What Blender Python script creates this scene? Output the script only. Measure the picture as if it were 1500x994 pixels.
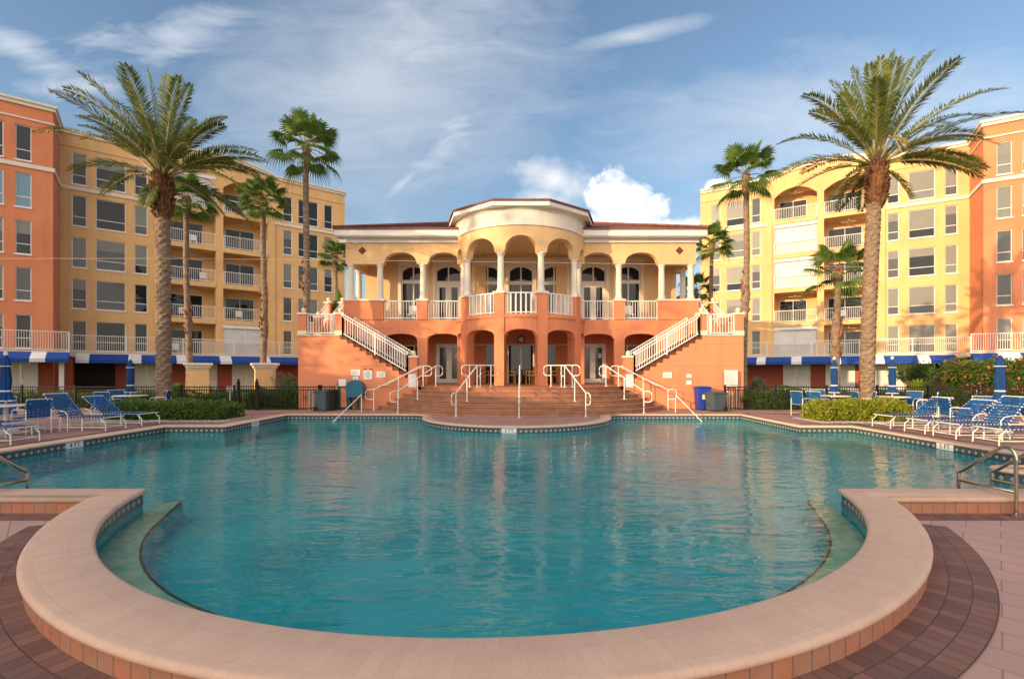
import bpy, bmesh, math, random
from mathutils import Vector, Matrix
from mathutils.geometry import tessellate_polygon
R = math.radians
random.seed(7)
for o in list(bpy.data.objects): bpy.data.objects.remove(o)
scn = bpy.context.scene
col = scn.collection

# ------------------------------------------------------------------ camera
CX, CZ = 0.4, 1.65            # eye position (x, z), y = 0
cam = bpy.data.cameras.new('camera'); cam_o = bpy.data.objects.new('camera', cam); col.objects.link(cam_o)
cam_o.location = (CX, 0, CZ); cam_o.rotation_euler = (R(90), 0, 0)
cam.sensor_width = 36; cam.lens = 36 * 700 / 1500
cam.shift_x = -13 / 1500; cam.shift_y = 46 / 1500
cam.clip_start = 0.05; cam.clip_end = 2000
scn.camera = cam_o
scn.view_settings.view_transform = 'Standard'; scn.view_settings.look = 'None'
scn.view_settings.gamma = 1; scn.view_settings.use_curve_mapping = False
scn.view_settings.exposure = 1.03
scn.render.engine = 'CYCLES'
scn.cycles.max_bounces = 8; scn.cycles.transparent_max_bounces = 12
scn.cycles.diffuse_bounces = 3

# ------------------------------------------------------------------ sun + sky
SUN_DIR = Vector((-0.80, -0.60, 0)).normalized()     # towards the sun, on the ground
SUN_EL = R(10.5)
sv = Vector((SUN_DIR.x * math.cos(SUN_EL), SUN_DIR.y * math.cos(SUN_EL), math.sin(SUN_EL)))
sun = bpy.data.lights.new('sun', 'SUN'); sun.energy = 2.6; sun.angle = R(0.6); sun.color = (1.0, 0.70, 0.38)
sun_o = bpy.data.objects.new('sun', sun); col.objects.link(sun_o)
sun_o.rotation_euler = sv.to_track_quat('Z', 'Y').to_euler()
world = bpy.data.worlds.new('World'); scn.world = world; world.use_nodes = True
nt = world.node_tree; N = nt.nodes; Lk = nt.links
for n in list(N): N.remove(n)
def nd(tree, t, **k):
    n = tree.nodes.new(t)
    for a, b in k.items(): setattr(n, a, b)
    return n
def mth(tree, op, a, b=None, c=None, clamp=False):
    n = tree.nodes.new('ShaderNodeMath'); n.operation = op; n.use_clamp = clamp
    for i, v in enumerate((a, b, c)):
        if v is None: continue
        if isinstance(v, (int, float)): n.inputs[i].default_value = v
        else: tree.links.new(v, n.inputs[i])
    return n.outputs[0]
def ramp(tree, fac, stops, interp='LINEAR'):
    n = tree.nodes.new('ShaderNodeValToRGB'); cr = n.color_ramp; cr.interpolation = interp
    while len(cr.elements) > 1: cr.elements.remove(cr.elements[-1])
    for i, (p, c) in enumerate(stops):
        e = cr.elements[0] if i == 0 else cr.elements.new(p)
        e.position = p; e.color = (c, c, c, 1) if isinstance(c, (int, float)) else (*c, 1)
    tree.links.new(fac, n.inputs[0]); return n.outputs[0]
def mixc(tree, fac, a, b, mode='MIX'):
    n = tree.nodes.new('ShaderNodeMix'); n.data_type = 'RGBA'; n.blend_type = mode
    for s, v in ((n.inputs[0], fac), (n.inputs[6], a), (n.inputs[7], b)):
        if isinstance(v, (int, float)): s.default_value = v
        elif isinstance(v, (tuple, list)): s.default_value = (*v, 1) if len(v) == 3 else v
        else: tree.links.new(v, s)
    return n.outputs[2]
def noise(tree, vec, scale, detail=4, rough=.55, dist=0, dim='3D'):
    n = tree.nodes.new('ShaderNodeTexNoise'); n.noise_dimensions = dim
    n.inputs['Scale'].default_value = scale; n.inputs['Detail'].default_value = detail
    n.inputs['Roughness'].default_value = rough; n.inputs['Distortion'].default_value = dist
    if vec is not None: tree.links.new(vec, n.inputs['Vector'])
    return n.outputs[0]
SKY_STRENGTH = 0.15
sky = nd(nt, 'ShaderNodeTexSky', sky_type='NISHITA', sun_disc=False)
sky.sun_elevation = R(14); sky.sun_rotation = math.atan2(SUN_DIR.x, SUN_DIR.y)
sky.air_density = 1.1; sky.dust_density = 0.9; sky.ozone_density = 2.0
tc = nd(nt, 'ShaderNodeTexCoord'); sep = nd(nt, 'ShaderNodeSeparateXYZ'); Lk.new(tc.outputs['Generated'], sep.inputs[0])
dx, dy, dz = sep.outputs
# clouds laid on the sky vault (direction coordinates)
dys = mth(nt, 'MAXIMUM', dy, 0.08)
qx = mth(nt, 'DIVIDE', dx, dys); qz = mth(nt, 'DIVIDE', dz, dys)
front = mth(nt, 'GREATER_THAN', dy, 0.09)
qv = nd(nt, 'ShaderNodeCombineXYZ'); Lk.new(qx, qv.inputs[0]); Lk.new(qz, qv.inputs[1])
nz_c = noise(nt, qv.outputs[0], 9, 7, .6, .3)
nz_c = mth(nt, 'SUBTRACT', nz_c, 0.5)
def blob(px, py, rx, ry, rot=0, k=.8, nz=nz_c):
    cx_, cz_ = (px - 763) / 700, (543 - py) / 700
    a = mth(nt, 'SUBTRACT', qx, cx_); b = mth(nt, 'SUBTRACT', qz, cz_)
    c, s = math.cos(rot), math.sin(rot)
    u = mth(nt, 'ADD', mth(nt, 'MULTIPLY', a, c * 700 / rx), mth(nt, 'MULTIPLY', b, s * 700 / rx))
    v = mth(nt, 'ADD', mth(nt, 'MULTIPLY', a, -s * 700 / ry), mth(nt, 'MULTIPLY', b, c * 700 / ry))
    d = mth(nt, 'SQRT', mth(nt, 'ADD', mth(nt, 'MULTIPLY', u, u), mth(nt, 'MULTIPLY', v, v)))
    return mth(nt, 'ADD', mth(nt, 'SUBTRACT', 1.0, d), mth(nt, 'MULTIPLY', nz, k))
def vmax(lst):
    r = lst[0]
    for x in lst[1:]: r = mth(nt, 'MAXIMUM', r, x)
    return r
cum = vmax([blob(925, 283, 57, 42, 0, 2.6), blob(925, 328, 52, 48, 0, 2.2), blob(962, 298, 24, 28, 0, 2.6),
            blob(1015, 342, 60, 30, 0, 2.0), blob(950, 346, 150, 30, 0, 1.6), blob(860, 342, 50, 28, 0, 1.6), blob(1060, 274, 30, 14, 0, 2)])
cum_m = mth(nt, 'MULTIPLY', ramp(nt, cum, [(0.0, 0), (0.2, .45), (0.55, 1)]), front)
cum2 = vmax([blob(812, 262, 60, 38, -.2, 2.2), blob(800, 300, 50, 40, 0, 2.2)])
cum2_m = mth(nt, 'MULTIPLY', ramp(nt, cum2, [(0.0, 0), (0.9, .75)]), front)
# cirrus: stretched noise
mp = nd(nt, 'ShaderNodeMapping'); Lk.new(qv.outputs[0], mp.inputs[0])
mp.inputs['Rotation'].default_value = (0, 0, R(-38)); mp.inputs['Scale'].default_value = (1.4, 4.2, 1)
nz_w = noise(nt, mp.outputs[0], 3.2, 9, .62, .9)
nz_w2 = mth(nt, 'SUBTRACT', nz_w, 0.5)
mp2 = nd(nt, 'ShaderNodeMapping'); Lk.new(qv.outputs[0], mp2.inputs[0])
mp2.inputs['Rotation'].default_value = (0, 0, R(-8)); mp2.inputs['Scale'].default_value = (.8, 3.0, 1)
nz_f = noise(nt, mp2.outputs[0], 2.2, 8, .6, .5)
ci = vmax([blob(1230, 170, 420, 110, .1, 1.1, nz_w2), blob(560, 120, 330, 230, .2, 1.0, nz_w2), blob(600, 70, 260, 170, .35, 1.7, nz_w2), blob(655, 205, 130, 42, .86, 2.8, nz_w2),
           blob(590, 268, 50, 12, .75, 1.4, nz_w2), blob(250, 50, 170, 46, .15, 3.0, nz_w2), blob(925, 52, 130, 16, .22, 1.2, nz_w2),
           blob(30, 70, 110, 30, -.5, 2.6, nz_w2), blob(110, 130, 90, 22, .0, 2.6, nz_w2)])
ci_m = mth(nt, 'MULTIPLY', ramp(nt, ci, [(0.0, 0), (0.5, .30), (1.2, .62)]), front)
haze_m = mth(nt, 'MULTIPLY', ramp(nt, mth(nt, 'ADD', mth(nt, 'MULTIPLY', nz_f, .8), mth(nt, 'MULTIPLY', mth(nt, 'ABSOLUTE', dz), -1.15)),
                                  [(0.0, 0), (.45, .85)]), 1.0)
skyc = nd(nt, 'ShaderNodeHueSaturation'); Lk.new(sky.outputs[0], skyc.inputs['Color'])
skyc.inputs['Saturation'].default_value = 1.0; skyc.inputs['Value'].default_value = .68
c0 = skyc.outputs[0]
# warm fill glow added to the sky behind the viewer, to light the fronts
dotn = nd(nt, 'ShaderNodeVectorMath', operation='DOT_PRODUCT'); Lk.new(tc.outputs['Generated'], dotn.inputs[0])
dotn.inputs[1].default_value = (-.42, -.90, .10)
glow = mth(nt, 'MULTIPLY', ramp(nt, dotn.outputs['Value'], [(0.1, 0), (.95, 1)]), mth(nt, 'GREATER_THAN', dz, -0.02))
c1 = mixc(nt, haze_m, c0, (1.45, 1.72, 2.05))
c2 = mixc(nt, ci_m, c1, (2.7, 2.85, 3.05))
c3 = mixc(nt, cum2_m, c2, (3.9, 3.75, 3.7))
shade = ramp(nt, noise(nt, qv.outputs[0], 14, 6, .6, .4), [(.36, (3.0, 3.1, 3.4)), (.6, (6.0, 5.7, 5.4))])
c4 = mixc(nt, cum_m, c3, shade)
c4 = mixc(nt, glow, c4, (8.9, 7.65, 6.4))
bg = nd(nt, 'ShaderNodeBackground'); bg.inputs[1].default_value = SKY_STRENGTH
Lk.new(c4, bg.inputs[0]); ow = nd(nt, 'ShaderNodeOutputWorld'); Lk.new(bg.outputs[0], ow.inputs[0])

# ------------------------------------------------------------------ materials
def mat(name, build=None, **k):
    m = bpy.data.materials.new(name); m.use_nodes = True
    t = m.node_tree; b = t.nodes['Principled BSDF']
    for a, v in k.items():
        a = a.replace('_', ' ')
        b.inputs[a].default_value = (*v, 1) if isinstance(v, tuple) and len(v) == 3 else v
    if build: build(t, b)
    return m
def objc(t):
    n = t.nodes.new('ShaderNodeTexCoord'); return n.outputs['Object']
def uvc(t):
    n = t.nodes.new('ShaderNodeTexCoord'); return n.outputs['UV']
def wpos(t):
    n = t.nodes.new('ShaderNodeNewGeometry'); return n.outputs['Position']
def bump(t, b, h, strength=.3, dist=.02):
    n = t.nodes.new('ShaderNodeBump'); n.inputs['Strength'].default_value = strength; n.inputs['Distance'].default_value = dist
    t.links.new(h, n.inputs['Height']); t.links.new(n.outputs[0], b.inputs['Normal'])
def mulc(c, f): return tuple(min(1, x * f) for x in c)
def stucco(name, c, grooves=0, var=.2):
    def f(t, b):
        p = wpos(t)
        n1 = noise(t, p, .45, 5, .6); n2 = noise(t, p, 28, 4, .6)
        mpn = nd(t, 'ShaderNodeMapping'); t.links.new(p, mpn.inputs[0]); mpn.inputs['Scale'].default_value = (3, 3, .25)
        n3 = noise(t, mpn.outputs[0], 1.2, 5, .7)
        c_ = mixc(t, ramp(t, n1, [(.3, 0), (.7, 1)]), mulc(c, 1 - var * .6), mulc(c, 1 + var * .5))
        c_ = mixc(t, ramp(t, n3, [(.48, 0), (.8, .38)]), c_, mulc(c, .62))
        h = n2
        if grooves:
            s = nd(t, 'ShaderNodeSeparateXYZ'); t.links.new(p, s.inputs[0])
            fr = mth(t, 'FRACT', mth(t, 'DIVIDE', s.outputs[2], grooves))
            g = mth(t, 'LESS_THAN', fr, .022)
            c_ = mixc(t, mth(t, 'MULTIPLY', g, .35), c_, mulc(c, .35))
            h = mth(t, 'SUBTRACT', n2, mth(t, 'MULTIPLY', g, 3))
        t.links.new(c_, b.inputs['Base Color']); bump(t, b, h, .35, .006)
        b.inputs['Roughness'].default_value = .85
    return mat(name, f)
def painted(name, c, rough=.45, var=.06):
    def f(t, b):
        p = wpos(t); n1 = noise(t, p, 1.7, 5, .6)
        t.links.new(mixc(t, ramp(t, n1, [(.35, 0), (.7, 1)]), mulc(c, 1 - var), mulc(c, 1 + var)), b.inputs['Base Color'])
        b.inputs['Roughness'].default_value = rough
    return mat(name, f)
def brick(t, vec, w, h, mortar, c1, c2, cm, off=.5, bias=0.0, smooth=.1):
    n = t.nodes.new('ShaderNodeTexBrick'); t.links.new(vec, n.inputs['Vector'])
    n.inputs['Color1'].default_value = (*c1, 1); n.inputs['Color2'].default_value = (*c2, 1); n.inputs['Mortar'].default_value = (*cm, 1)
    n.inputs['Scale'].default_value = 1; n.inputs['Mortar Size'].default_value = mortar; n.inputs['Mortar Smooth'].default_value = smooth
    n.inputs['Brick Width'].default_value = w; n.inputs['Row Height'].default_value = h; n.inputs['Bias'].default_value = bias
    n.offset = off
    return n
def paver(name, c1, c2, cm, w, h, mortar=.004, off=.5, uv=False, rot=0, var=.35, rough=.8, bmp=.4, big=.5):
    def f(t, b):
        v = uvc(t) if uv else wpos(t)
        if rot:
            mm = nd(t, 'ShaderNodeMapping'); t.links.new(v, mm.inputs[0]); mm.inputs['Rotation'].default_value = (0, 0, rot); v = mm.outputs[0]
        bk = brick(t, v, w, h, mortar, c1, c2, cm, off)
        n1 = noise(t, wpos(t), big, 6, .65); n2 = noise(t, wpos(t), 60, 4, .7)
        c_ = mixc(t, ramp(t, n1, [(.35, 0), (.75, var)]), bk.outputs[0], mulc(c1, .55))
        c_ = mixc(t, ramp(t, n2, [(.45, 0), (.8, .25)]), c_, mulc(c2, 1.3))
        t.links.new(c_, b.inputs['Base Color'])
        h_ = mth(t, 'ADD', mth(t, 'MULTIPLY', bk.outputs[1], -1), mth(t, 'MULTIPLY', n2, .35))
        bump(t, b, h_, bmp, .006); b.inputs['Roughness'].default_value = rough
    return mat(name, f)
M = {}
M['yellow'] = stucco('yellow_stucco', (.74, .455, .200))
M['yellow_club'] = stucco('pale_yellow_stucco', (.76, .50, .25))
M['orange'] = stucco('orange_stucco', (.67, .235, .112))
M['orange_g'] = stucco('orange_grooved_stucco', (.68, .25, .122), grooves=.93)
M['terracotta'] = stucco('terracotta_stucco', (.42, .10, .06))
M['white'] = painted('white_paint', (.78, .75, .70))
M['trim'] = stucco('cream_trim', (.74, .68, .58), var=.06)
M['blind'] = painted('roller_blind', (.20, .20, .18), .35)
M['shutter'] = painted('white_shutter', (.74, .73, .72), .6)
M['cap'] = painted('cream_cap', (.78, .66, .50), .7)
M['metal_white'] = painted('white_powder_coat', (.80, .77, .73), .35)
M['glass'] = mat('window_glass', Base_Color=(.015, .018, .022), Roughness=.02, IOR=1.45)
M['glass_b'] = mat('window_glass_blinds', Base_Color=(.16, .17, .15), Roughness=.06, IOR=1.6)
M['glass_c'] = mat('window_glass_grey_screen', Base_Color=(.075, .08, .08), Roughness=.12, IOR=1.5)
M['glass_sky'] = mat('window_glass_pale_blue', Base_Color=(.10, .25, .36), Roughness=.05, IOR=1.6)
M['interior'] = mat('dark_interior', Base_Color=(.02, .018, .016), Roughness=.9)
M['darkbrown'] = painted('dark_brown_tile', (.12, .035, .018), .7)
M['black'] = painted('black_metal', (.012, .010, .009), .85)
M['steel'] = mat('brushed_steel', Base_Color=(.55, .50, .40), Metallic=1.0, Roughness=.25)
M['blue'] = painted('blue_canvas', (.004, .055, .30), .8, .12)
M['blue_umb'] = painted('blue_umbrella_canvas', (.002, .045, .17), .9, .12)
M['strap'] = painted('blue_vinyl_strap', (.003, .085, .27), .6, .1)
M['canvas_white'] = painted('white_canvas', (.72, .72, .74), .8)
M['wood'] = painted('golden_teak', (.50, .22, .035), .5, .2)
M['binblue'] = painted('blue_plastic', (.01, .04, .30), .45)
M['bingrey'] = painted('grey_plastic', (.06, .085, .11), .5)
M['teal'] = painted('teal_plastic', (.008, .12, .20), .45)
M['tealdark'] = painted('dark_teal_frame', (.01, .07, .075), .5)
M['signwhite'] = painted('white_sign', (.72, .72, .70), .5)
M['signink'] = mat('sign_ink', Base_Color=(.10, .16, .18), Roughness=.7)
M['ink'] = mat('black_ink', Base_Color=(.02, .02, .02), Roughness=.7)
M['maroon'] = painted('maroon_paint', (.20, .02, .02), .6)
def f_roof(t, b):
    v = objc(t)
    n = noise(t, v, 3, 5, .7)
    t.links.new(ramp(t, n, [(.3, (.12, .045, .034)), (.7, (.27, .11, .08))]), b.inputs['Base Color']); b.inputs['Roughness'].default_value = .85
M['roof'] = mat('red_clay_tile', f_roof)
M['coping'] = paver('peach_coping', (.65, .435, .315), (.70, .48, .355), (.59, .39, .285), .098, .235, .0018, .5, uv=True, var=.30, rough=.75, bmp=.5)
M['copingface'] = paver('terracotta_face_tile', (.52, .20, .11), (.42, .22, .14), (.15, .13, .11), .155, .175, .006, 0, uv=True, var=.5, big=6, rough=.7)
M['border'] = paver('maroon_brick_border', (.29, .145, .11), (.16, .08, .068), (.06, .038, .032), .115, .152, .004, .5, uv=True, var=.5, big=1.2)
M['borders'] = paver('maroon_brick_strip', (.29, .145, .11), (.16, .08, .068), (.06, .038, .032), .2, .1, .004, .5, var=.5, big=1.2)
M['pink'] = paver('pink_patio_pavers', (.52, .315, .26), (.57, .35, .285), (.30, .16, .135), .60, .30, .005, .5, rot=R(45), var=.35)
M['deck'] = paver('mauve_deck_pavers', (.36, .20, .18), (.42, .245, .21), (.24, .13, .12), .6, .3, .005, .5, var=.4)
M['deckband'] = paver('dark_deck_band', (.17, .075, .075), (.13, .06, .062), (.06, .035, .03), .2, .1, .004, .5, var=.4)
M['steps'] = paver('terracotta_step_tile', (.46, .22, .13), (.33, .15, .085), (.26, .15, .10), .30, .166, .005, .5, uv=True, var=.55, big=9)
M['terrace'] = paver('terracotta_terrace_tile', (.46, .19, .10), (.36, .14, .075), (.28, .15, .1), .3, .3, .005, .5, var=.4)
def f_tile(t, b):
    v = uvc(t)
    s = nd(t, 'ShaderNodeSeparateXYZ'); t.links.new(v, s.inputs[0])
    P_ = .152
    fx = mth(t, 'ABSOLUTE', mth(t, 'SUBTRACT', mth(t, 'FRACT', mth(t, 'DIVIDE', s.outputs[0], P_)), .5))
    fy = mth(t, 'ABSOLUTE', mth(t, 'SUBTRACT', mth(t, 'DIVIDE', s.outputs[1], P_), .5))
    d = mth(t, 'ADD', fx, fy)
    m1 = mth(t, 'LESS_THAN', d, .27); m2 = mth(t, 'LESS_THAN', d, .09)
    n1 = noise(t, wpos(t), 22, 4, .7)
    base = ramp(t, n1, [(.35, (.03, .055, .07)), (.6, (.075, .105, .115)), (.75, (.16, .16, .14))])
    c_ = mixc(t, m1, base, (.40, .42, .40)); c_ = mixc(t, m2, c_, (.10, .16, .2))
    g = mth(t, 'GREATER_THAN', fx, .475)
    c_ = mixc(t, g, c_, (.12, .11, .10))
    t.links.new(c_, b.inputs['Base Color']); b.inputs['Roughness'].default_value = .25
M['pooltile'] = mat('pool_band_tile', f_tile)
def f_plaster(t, b):
    p = wpos(t); n1 = noise(t, p, .5, 5, .6, .4); n2 = noise(t, p, 3, 4, .6)
    c_ = ramp(t, n1, [(.3, (.0, .32, .37)), (.7, (.0, .45, .49))])
    t.links.new(c_, b.inputs['Base Color']); b.inputs['Roughness'].default_value = .8
M['plaster'] = mat('teal_pool_plaster', f_plaster)
def f_ledge(t, b):
    p = wpos(t); n1 = noise(t, p, 2.2, 6, .7, 1.2)
    t.links.new(ramp(t, n1, [(.3, (.20, .37, .28)), (.5, (.34, .48, .34)), (.72, (.62, .62, .42))]), b.inputs['Base Color']); b.inputs['Roughness'].default_value = .8
M['ledge'] = mat('mottled_ledge_plaster', f_ledge)
def f_water(m):
    t = m.node_tree
    for n in list(t.nodes): t.nodes.remove(n)
    p = wpos(t)
    mp1 = nd(t, 'ShaderNodeMapping'); t.links.new(p, mp1.inputs[0]); mp1.inputs['Scale'].default_value = (.8, 2.0, 1); mp1.inputs['Rotation'].default_value = (0, 0, R(7))
    a = noise(t, mp1.outputs[0], 1.5, 2, .45, .9); bb = noise(t, mp1.outputs[0], 5.0, 2, .45, .8); c = noise(t, mp1.outputs[0], 16, 1, .5)
    h = mth(t, 'ADD', mth(t, 'ADD', mth(t, 'MULTIPLY', a, 1.0), mth(t, 'MULTIPLY', bb, .24)), mth(t, 'MULTIPLY', c, .018))
    bp = nd(t, 'ShaderNodeBump'); bp.inputs['Strength'].default_value = 1.0; bp.inputs['Distance'].default_value = .018
    t.links.new(h, bp.inputs['Height'])
    fr = nd(t, 'ShaderNodeFresnel'); fr.inputs['IOR'].default_value = 1.34; t.links.new(bp.outputs[0], fr.inputs['Normal'])
    gl = nd(t, 'ShaderNodeBsdfGlossy'); gl.inputs['Roughness'].default_value = .0; gl.inputs['Color'].default_value = (1, 1, 1, 1); t.links.new(bp.outputs[0], gl.inputs['Normal'])
    tr = nd(t, 'ShaderNodeBsdfTransparent'); tr.inputs['Color'].default_value = (.80, .98, .97, 1)
    mx = nd(t, 'ShaderNodeMixShader'); t.links.new(mth(t, 'MINIMUM', mth(t, 'MULTIPLY', fr.outputs[0], .76), .60), mx.inputs[0]); t.links.new(tr.outputs[0], mx.inputs[1]); t.links.new(gl.outputs[0], mx.inputs[2])
    o = nd(t, 'ShaderNodeOutputMaterial'); t.links.new(mx.outputs[0], o.inputs[0])
M['water'] = bpy.data.materials.new('pool_water'); M['water'].use_nodes = True; f_water(M['water'])
def leafmat(name, c1, c2, c3=None, scale=3, trans=.35):
    m = bpy.data.materials.new(name); m.use_nodes = True; t = m.node_tree
    for n in list(t.nodes): t.nodes.remove(n)
    n1 = noise(t, wpos(t), scale, 4, .7)
    st = [(.32, c1), (.58, c2)] + ([(.75, c3)] if c3 else [])
    cc = ramp(t, n1, st)
    d = nd(t, 'ShaderNodeBsdfPrincipled'); d.inputs['Roughness'].default_value = .5; t.links.new(cc, d.inputs['Base Color'])
    tl = nd(t, 'ShaderNodeBsdfTranslucent'); t.links.new(mixc(t, .5, cc, c2), tl.inputs[0])
    mx = nd(t, 'ShaderNodeMixShader'); mx.inputs[0].default_value = trans
    t.links.new(d.outputs[0], mx.inputs[1]); t.links.new(tl.outputs[0], mx.inputs[2])
    o = nd(t, 'ShaderNodeOutputMaterial'); t.links.new(mx.outputs[0], o.inputs[0]); return m
M['date'] = leafmat('date_palm_leaf', (.07, .12, .02), (.17, .21, .04), (.38, .34, .08), 3.0, .35)
M['fan'] = leafmat('fan_palm_leaf', (.055, .125, .02), (.15, .24, .04), (.32, .36, .08), 2.5, .4)
M['hedge'] = leafmat('hedge_leaf', (.035, .085, .015), (.12, .22, .035), (.26, .34, .07), 16)
M['hedge_y'] = leafmat('golden_hedge_leaf', (.10, .17, .02), (.34, .36, .03), (.55, .50, .06), 5)
M['hedge_back'] = leafmat('glossy_hedge_leaf', (.03, .09, .015), (.11, .22, .03), (.42, .48, .10), 7)
M['silver'] = leafmat('silver_leaf', (.10, .15, .09), (.20, .26, .15), (.40, .42, .30), 9)
M['bush'] = leafmat('shrub_leaf', (.035, .08, .015), (.10, .18, .03), (.28, .24, .04), 3)
M['flower'] = leafmat('orange_flower', (.40, .09, .03), (.60, .20, .06), None, 5)
M['grassy'] = leafmat('grass_blade', (.12, .22, .02), (.30, .40, .04), (.45, .5, .08), 4)
def f_lawn(t, b):
    t.links.new(ramp(t, noise(t, wpos(t), 5, 6, .7), [(.3, (.02, .05, .008)), (.7, (.07, .12, .02))]), b.inputs['Base Color']); b.inputs['Roughness'].default_value = .9
M['lawn'] = mat('lawn_green', f_lawn)
def bark(name, c1, c2, ring=9):
    def f(t, b):
        v = wpos(t)
        mm = nd(t, 'ShaderNodeMapping'); t.links.new(v, mm.inputs[0]); mm.inputs['Scale'].default_value = (2.5, 2.5, ring)
        n1 = noise(t, mm.outputs[0], 1.6, 5, .7, .3)
        t.links.new(ramp(t, n1, [(.32, c1), (.66, c2)]), b.inputs['Base Color']); bump(t, b, n1, .8, .05); b.inputs['Roughness'].default_value = .9
    return mat(name, f)
M['bark'] = bark('date_palm_bark', (.10, .065, .042), (.34, .245, .165))
M['bark2'] = bark('fan_palm_bark', (.10, .07, .05), (.34, .24, .17), 6)
M['boot'] = bark('leaf_boots', (.06, .025, .012), (.26, .12, .05), 3)
M['boot2'] = bark('fan_palm_boots', (.12, .045, .02), (.40, .16, .08), 3)
M['rachis'] = painted('frond_stem', (.28, .23, .08), .5, .2)
def f_gravel(t, b):
    t.links.new(ramp(t, noise(t, wpos(t), 35, 3, .7), [(.35, (.2, .17, .16)), (.6, (.5, .45, .42))]), b.inputs['Base Color'])
M['gravel'] = mat('pale_gravel', f_gravel)
M['cable'] = mat('pale_cable', Base_Color=(.50, .42, .33), Roughness=.8)
M['lampglow'] = bpy.data.materials.new('warm_lamp'); M['lampglow'].use_nodes = True
_b = M['lampglow'].node_tree.nodes['Principled BSDF']; _b.inputs['Emission Color'].default_value = (1, .6, .2, 1); _b.inputs['Emission Strength'].default_value = 3

# ------------------------------------------------------------------ helpers
ROOT = {}
class MB:
    def __init__(s, T=None): s.v = []; s.f = []; s.m = []; s.uv = []; s.T = T; s.has_uv = False
    def p(s, x, y, z):
        s.v.append(s.T(x, y, z) if s.T else (x, y, z)); return len(s.v) - 1
    def face(s, idx, mi=0, uv=None):
        s.f.append(tuple(idx)); s.m.append(mi); s.uv.append(uv)
        if uv: s.has_uv = True
    def poly(s, pts, mi=0, uv=None): s.face([s.p(*q) for q in pts], mi, uv)
    def box(s, x0, x1, y0, y1, z0, z1, mi=0):
        a = [s.p(x, y, z) for z in (z0, z1) for y in (y0, y1) for x in (x0, x1)]
        for q in ((0, 1, 3, 2), (4, 6, 7, 5), (0, 4, 5, 1), (2, 3, 7, 6), (0, 2, 6, 4), (1, 5, 7, 3)):
            s.face([a[i] for i in q], mi)
    def tube(s, pts, r, n=8, mi=0, caps=True, taper=None):
        P = [Vector(q) for q in pts]; rings = []
        up = None
        for i, q in enumerate(P):
            d = (P[min(i + 1, len(P) - 1)] - P[max(i - 1, 0)]).normalized()
            if up is None: up = Vector((0, 0, 1)) if abs(d.z) < .9 else Vector((1, 0, 0))
            a = d.cross(up)
            if a.length < 1e-4: a = d.cross(Vector((0, 1, 0)))
            a.normalize(); b = d.cross(a).normalized(); up = -b if False else up
            rr = taper[i] if taper else r
            rings.append([s.p(*(q + a * math.cos(2 * math.pi * k / n) * rr + b * math.sin(2 * math.pi * k / n) * rr)) for k in range(n)])
        for i in range(len(rings) - 1):
            for k in range(n):
                s.face((rings[i][k], rings[i][(k + 1) % n], rings[i + 1][(k + 1) % n], rings[i + 1][k]), mi)
        if caps:
            s.face(rings[0][::-1], mi); s.face(rings[-1], mi)
    def lathe(s, prof, cx=0, cy=0, n=20, mi=0, mod=None, caps=True):
        rings = []
        for r, z in prof:
            rings.append([s.p(cx + (r * (mod(2 * math.pi * k / n, z) if mod else 1)) * math.cos(2 * math.pi * k / n),
                              cy + (r * (mod(2 * math.pi * k / n, z) if mod else 1)) * math.sin(2 * math.pi * k / n), z) for k in range(n)])
        for i in range(len(rings) - 1):
            for k in range(n):
                s.face((rings[i][k], rings[i][(k + 1) % n], rings[i + 1][(k + 1) % n], rings[i + 1][k]), mi)
        if caps: s.face(rings[0][::-1], mi); s.face(rings[-1], mi)
    def sphere(s, c, r, n=12, mi=0, sz=1):
        prof = [(max(1e-4, r * math.sin(math.pi * i / 8)), c[2] - r * sz * math.cos(math.pi * i / 8)) for i in range(9)]
        s.lathe(prof, c[0], c[1], n, mi, caps=False)
    def prism(s, poly, z0, z1, mi=0):
        a = [s.p(x, y, z0) for x, y in poly]; b = [s.p(x, y, z1) for x, y in poly]; n = len(poly)
        for i in range(n): s.face((a[i], a[(i + 1) % n], b[(i + 1) % n], b[i]), mi)
        for t in tessellate_polygon([[Vector((x, y, 0)) for x, y in poly]]):
            s.face([b[i] for i in t], mi); s.face([a[i] for i in t][::-1], mi)
    def sheet(s, poly, z, mi=0):
        a = [s.p(x, y, z) for x, y in poly]
        for t in tessellate_polygon([[Vector((x, y, 0)) for x, y in poly]]):
            n = (Vector(s.v[a[t[1]]]) - Vector(s.v[a[t[0]]])).cross(Vector(s.v[a[t[2]]]) - Vector(s.v[a[t[0]]]))
            tt = t if n.z > 0 else t[::-1]
            s.face([a[i] for i in tt], mi)
    def build(s, name, mats, parent=None, smooth=False, bevel=0):
        me = bpy.data.meshes.new(name)
        off = Vector((0, 0, 0)); q = parent
        while q is not None: off += Vector(q.location); q = q.parent
        me.from_pydata([(x - off.x, y - off.y, z - off.z) for x, y, z in s.v], [], s.f)
        if not isinstance(mats, (list, tuple)): mats = [mats]
        for m in mats: me.materials.append(m)
        me.polygons.foreach_set('material_index', s.m)
        if s.has_uv:
            uvl = me.uv_layers.new(name='UVMap'); k = 0
            for pi, f in enumerate(s.f):
                for j in range(len(f)):
                    uvl.data[k].uv = s.uv[pi][j] if s.uv[pi] else (0, 0); k += 1
        if smooth: me.polygons.foreach_set('use_smooth', [True] * len(me.polygons))
        me.update()
        o = bpy.data.objects.new(name, me); col.objects.link(o)
        if parent: o.parent = parent
        if bevel:
            b = o.modifiers.new('bevel', 'BEVEL'); b.width = bevel; b.segments = 2; b.limit_method = 'ANGLE'
        return o
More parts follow.
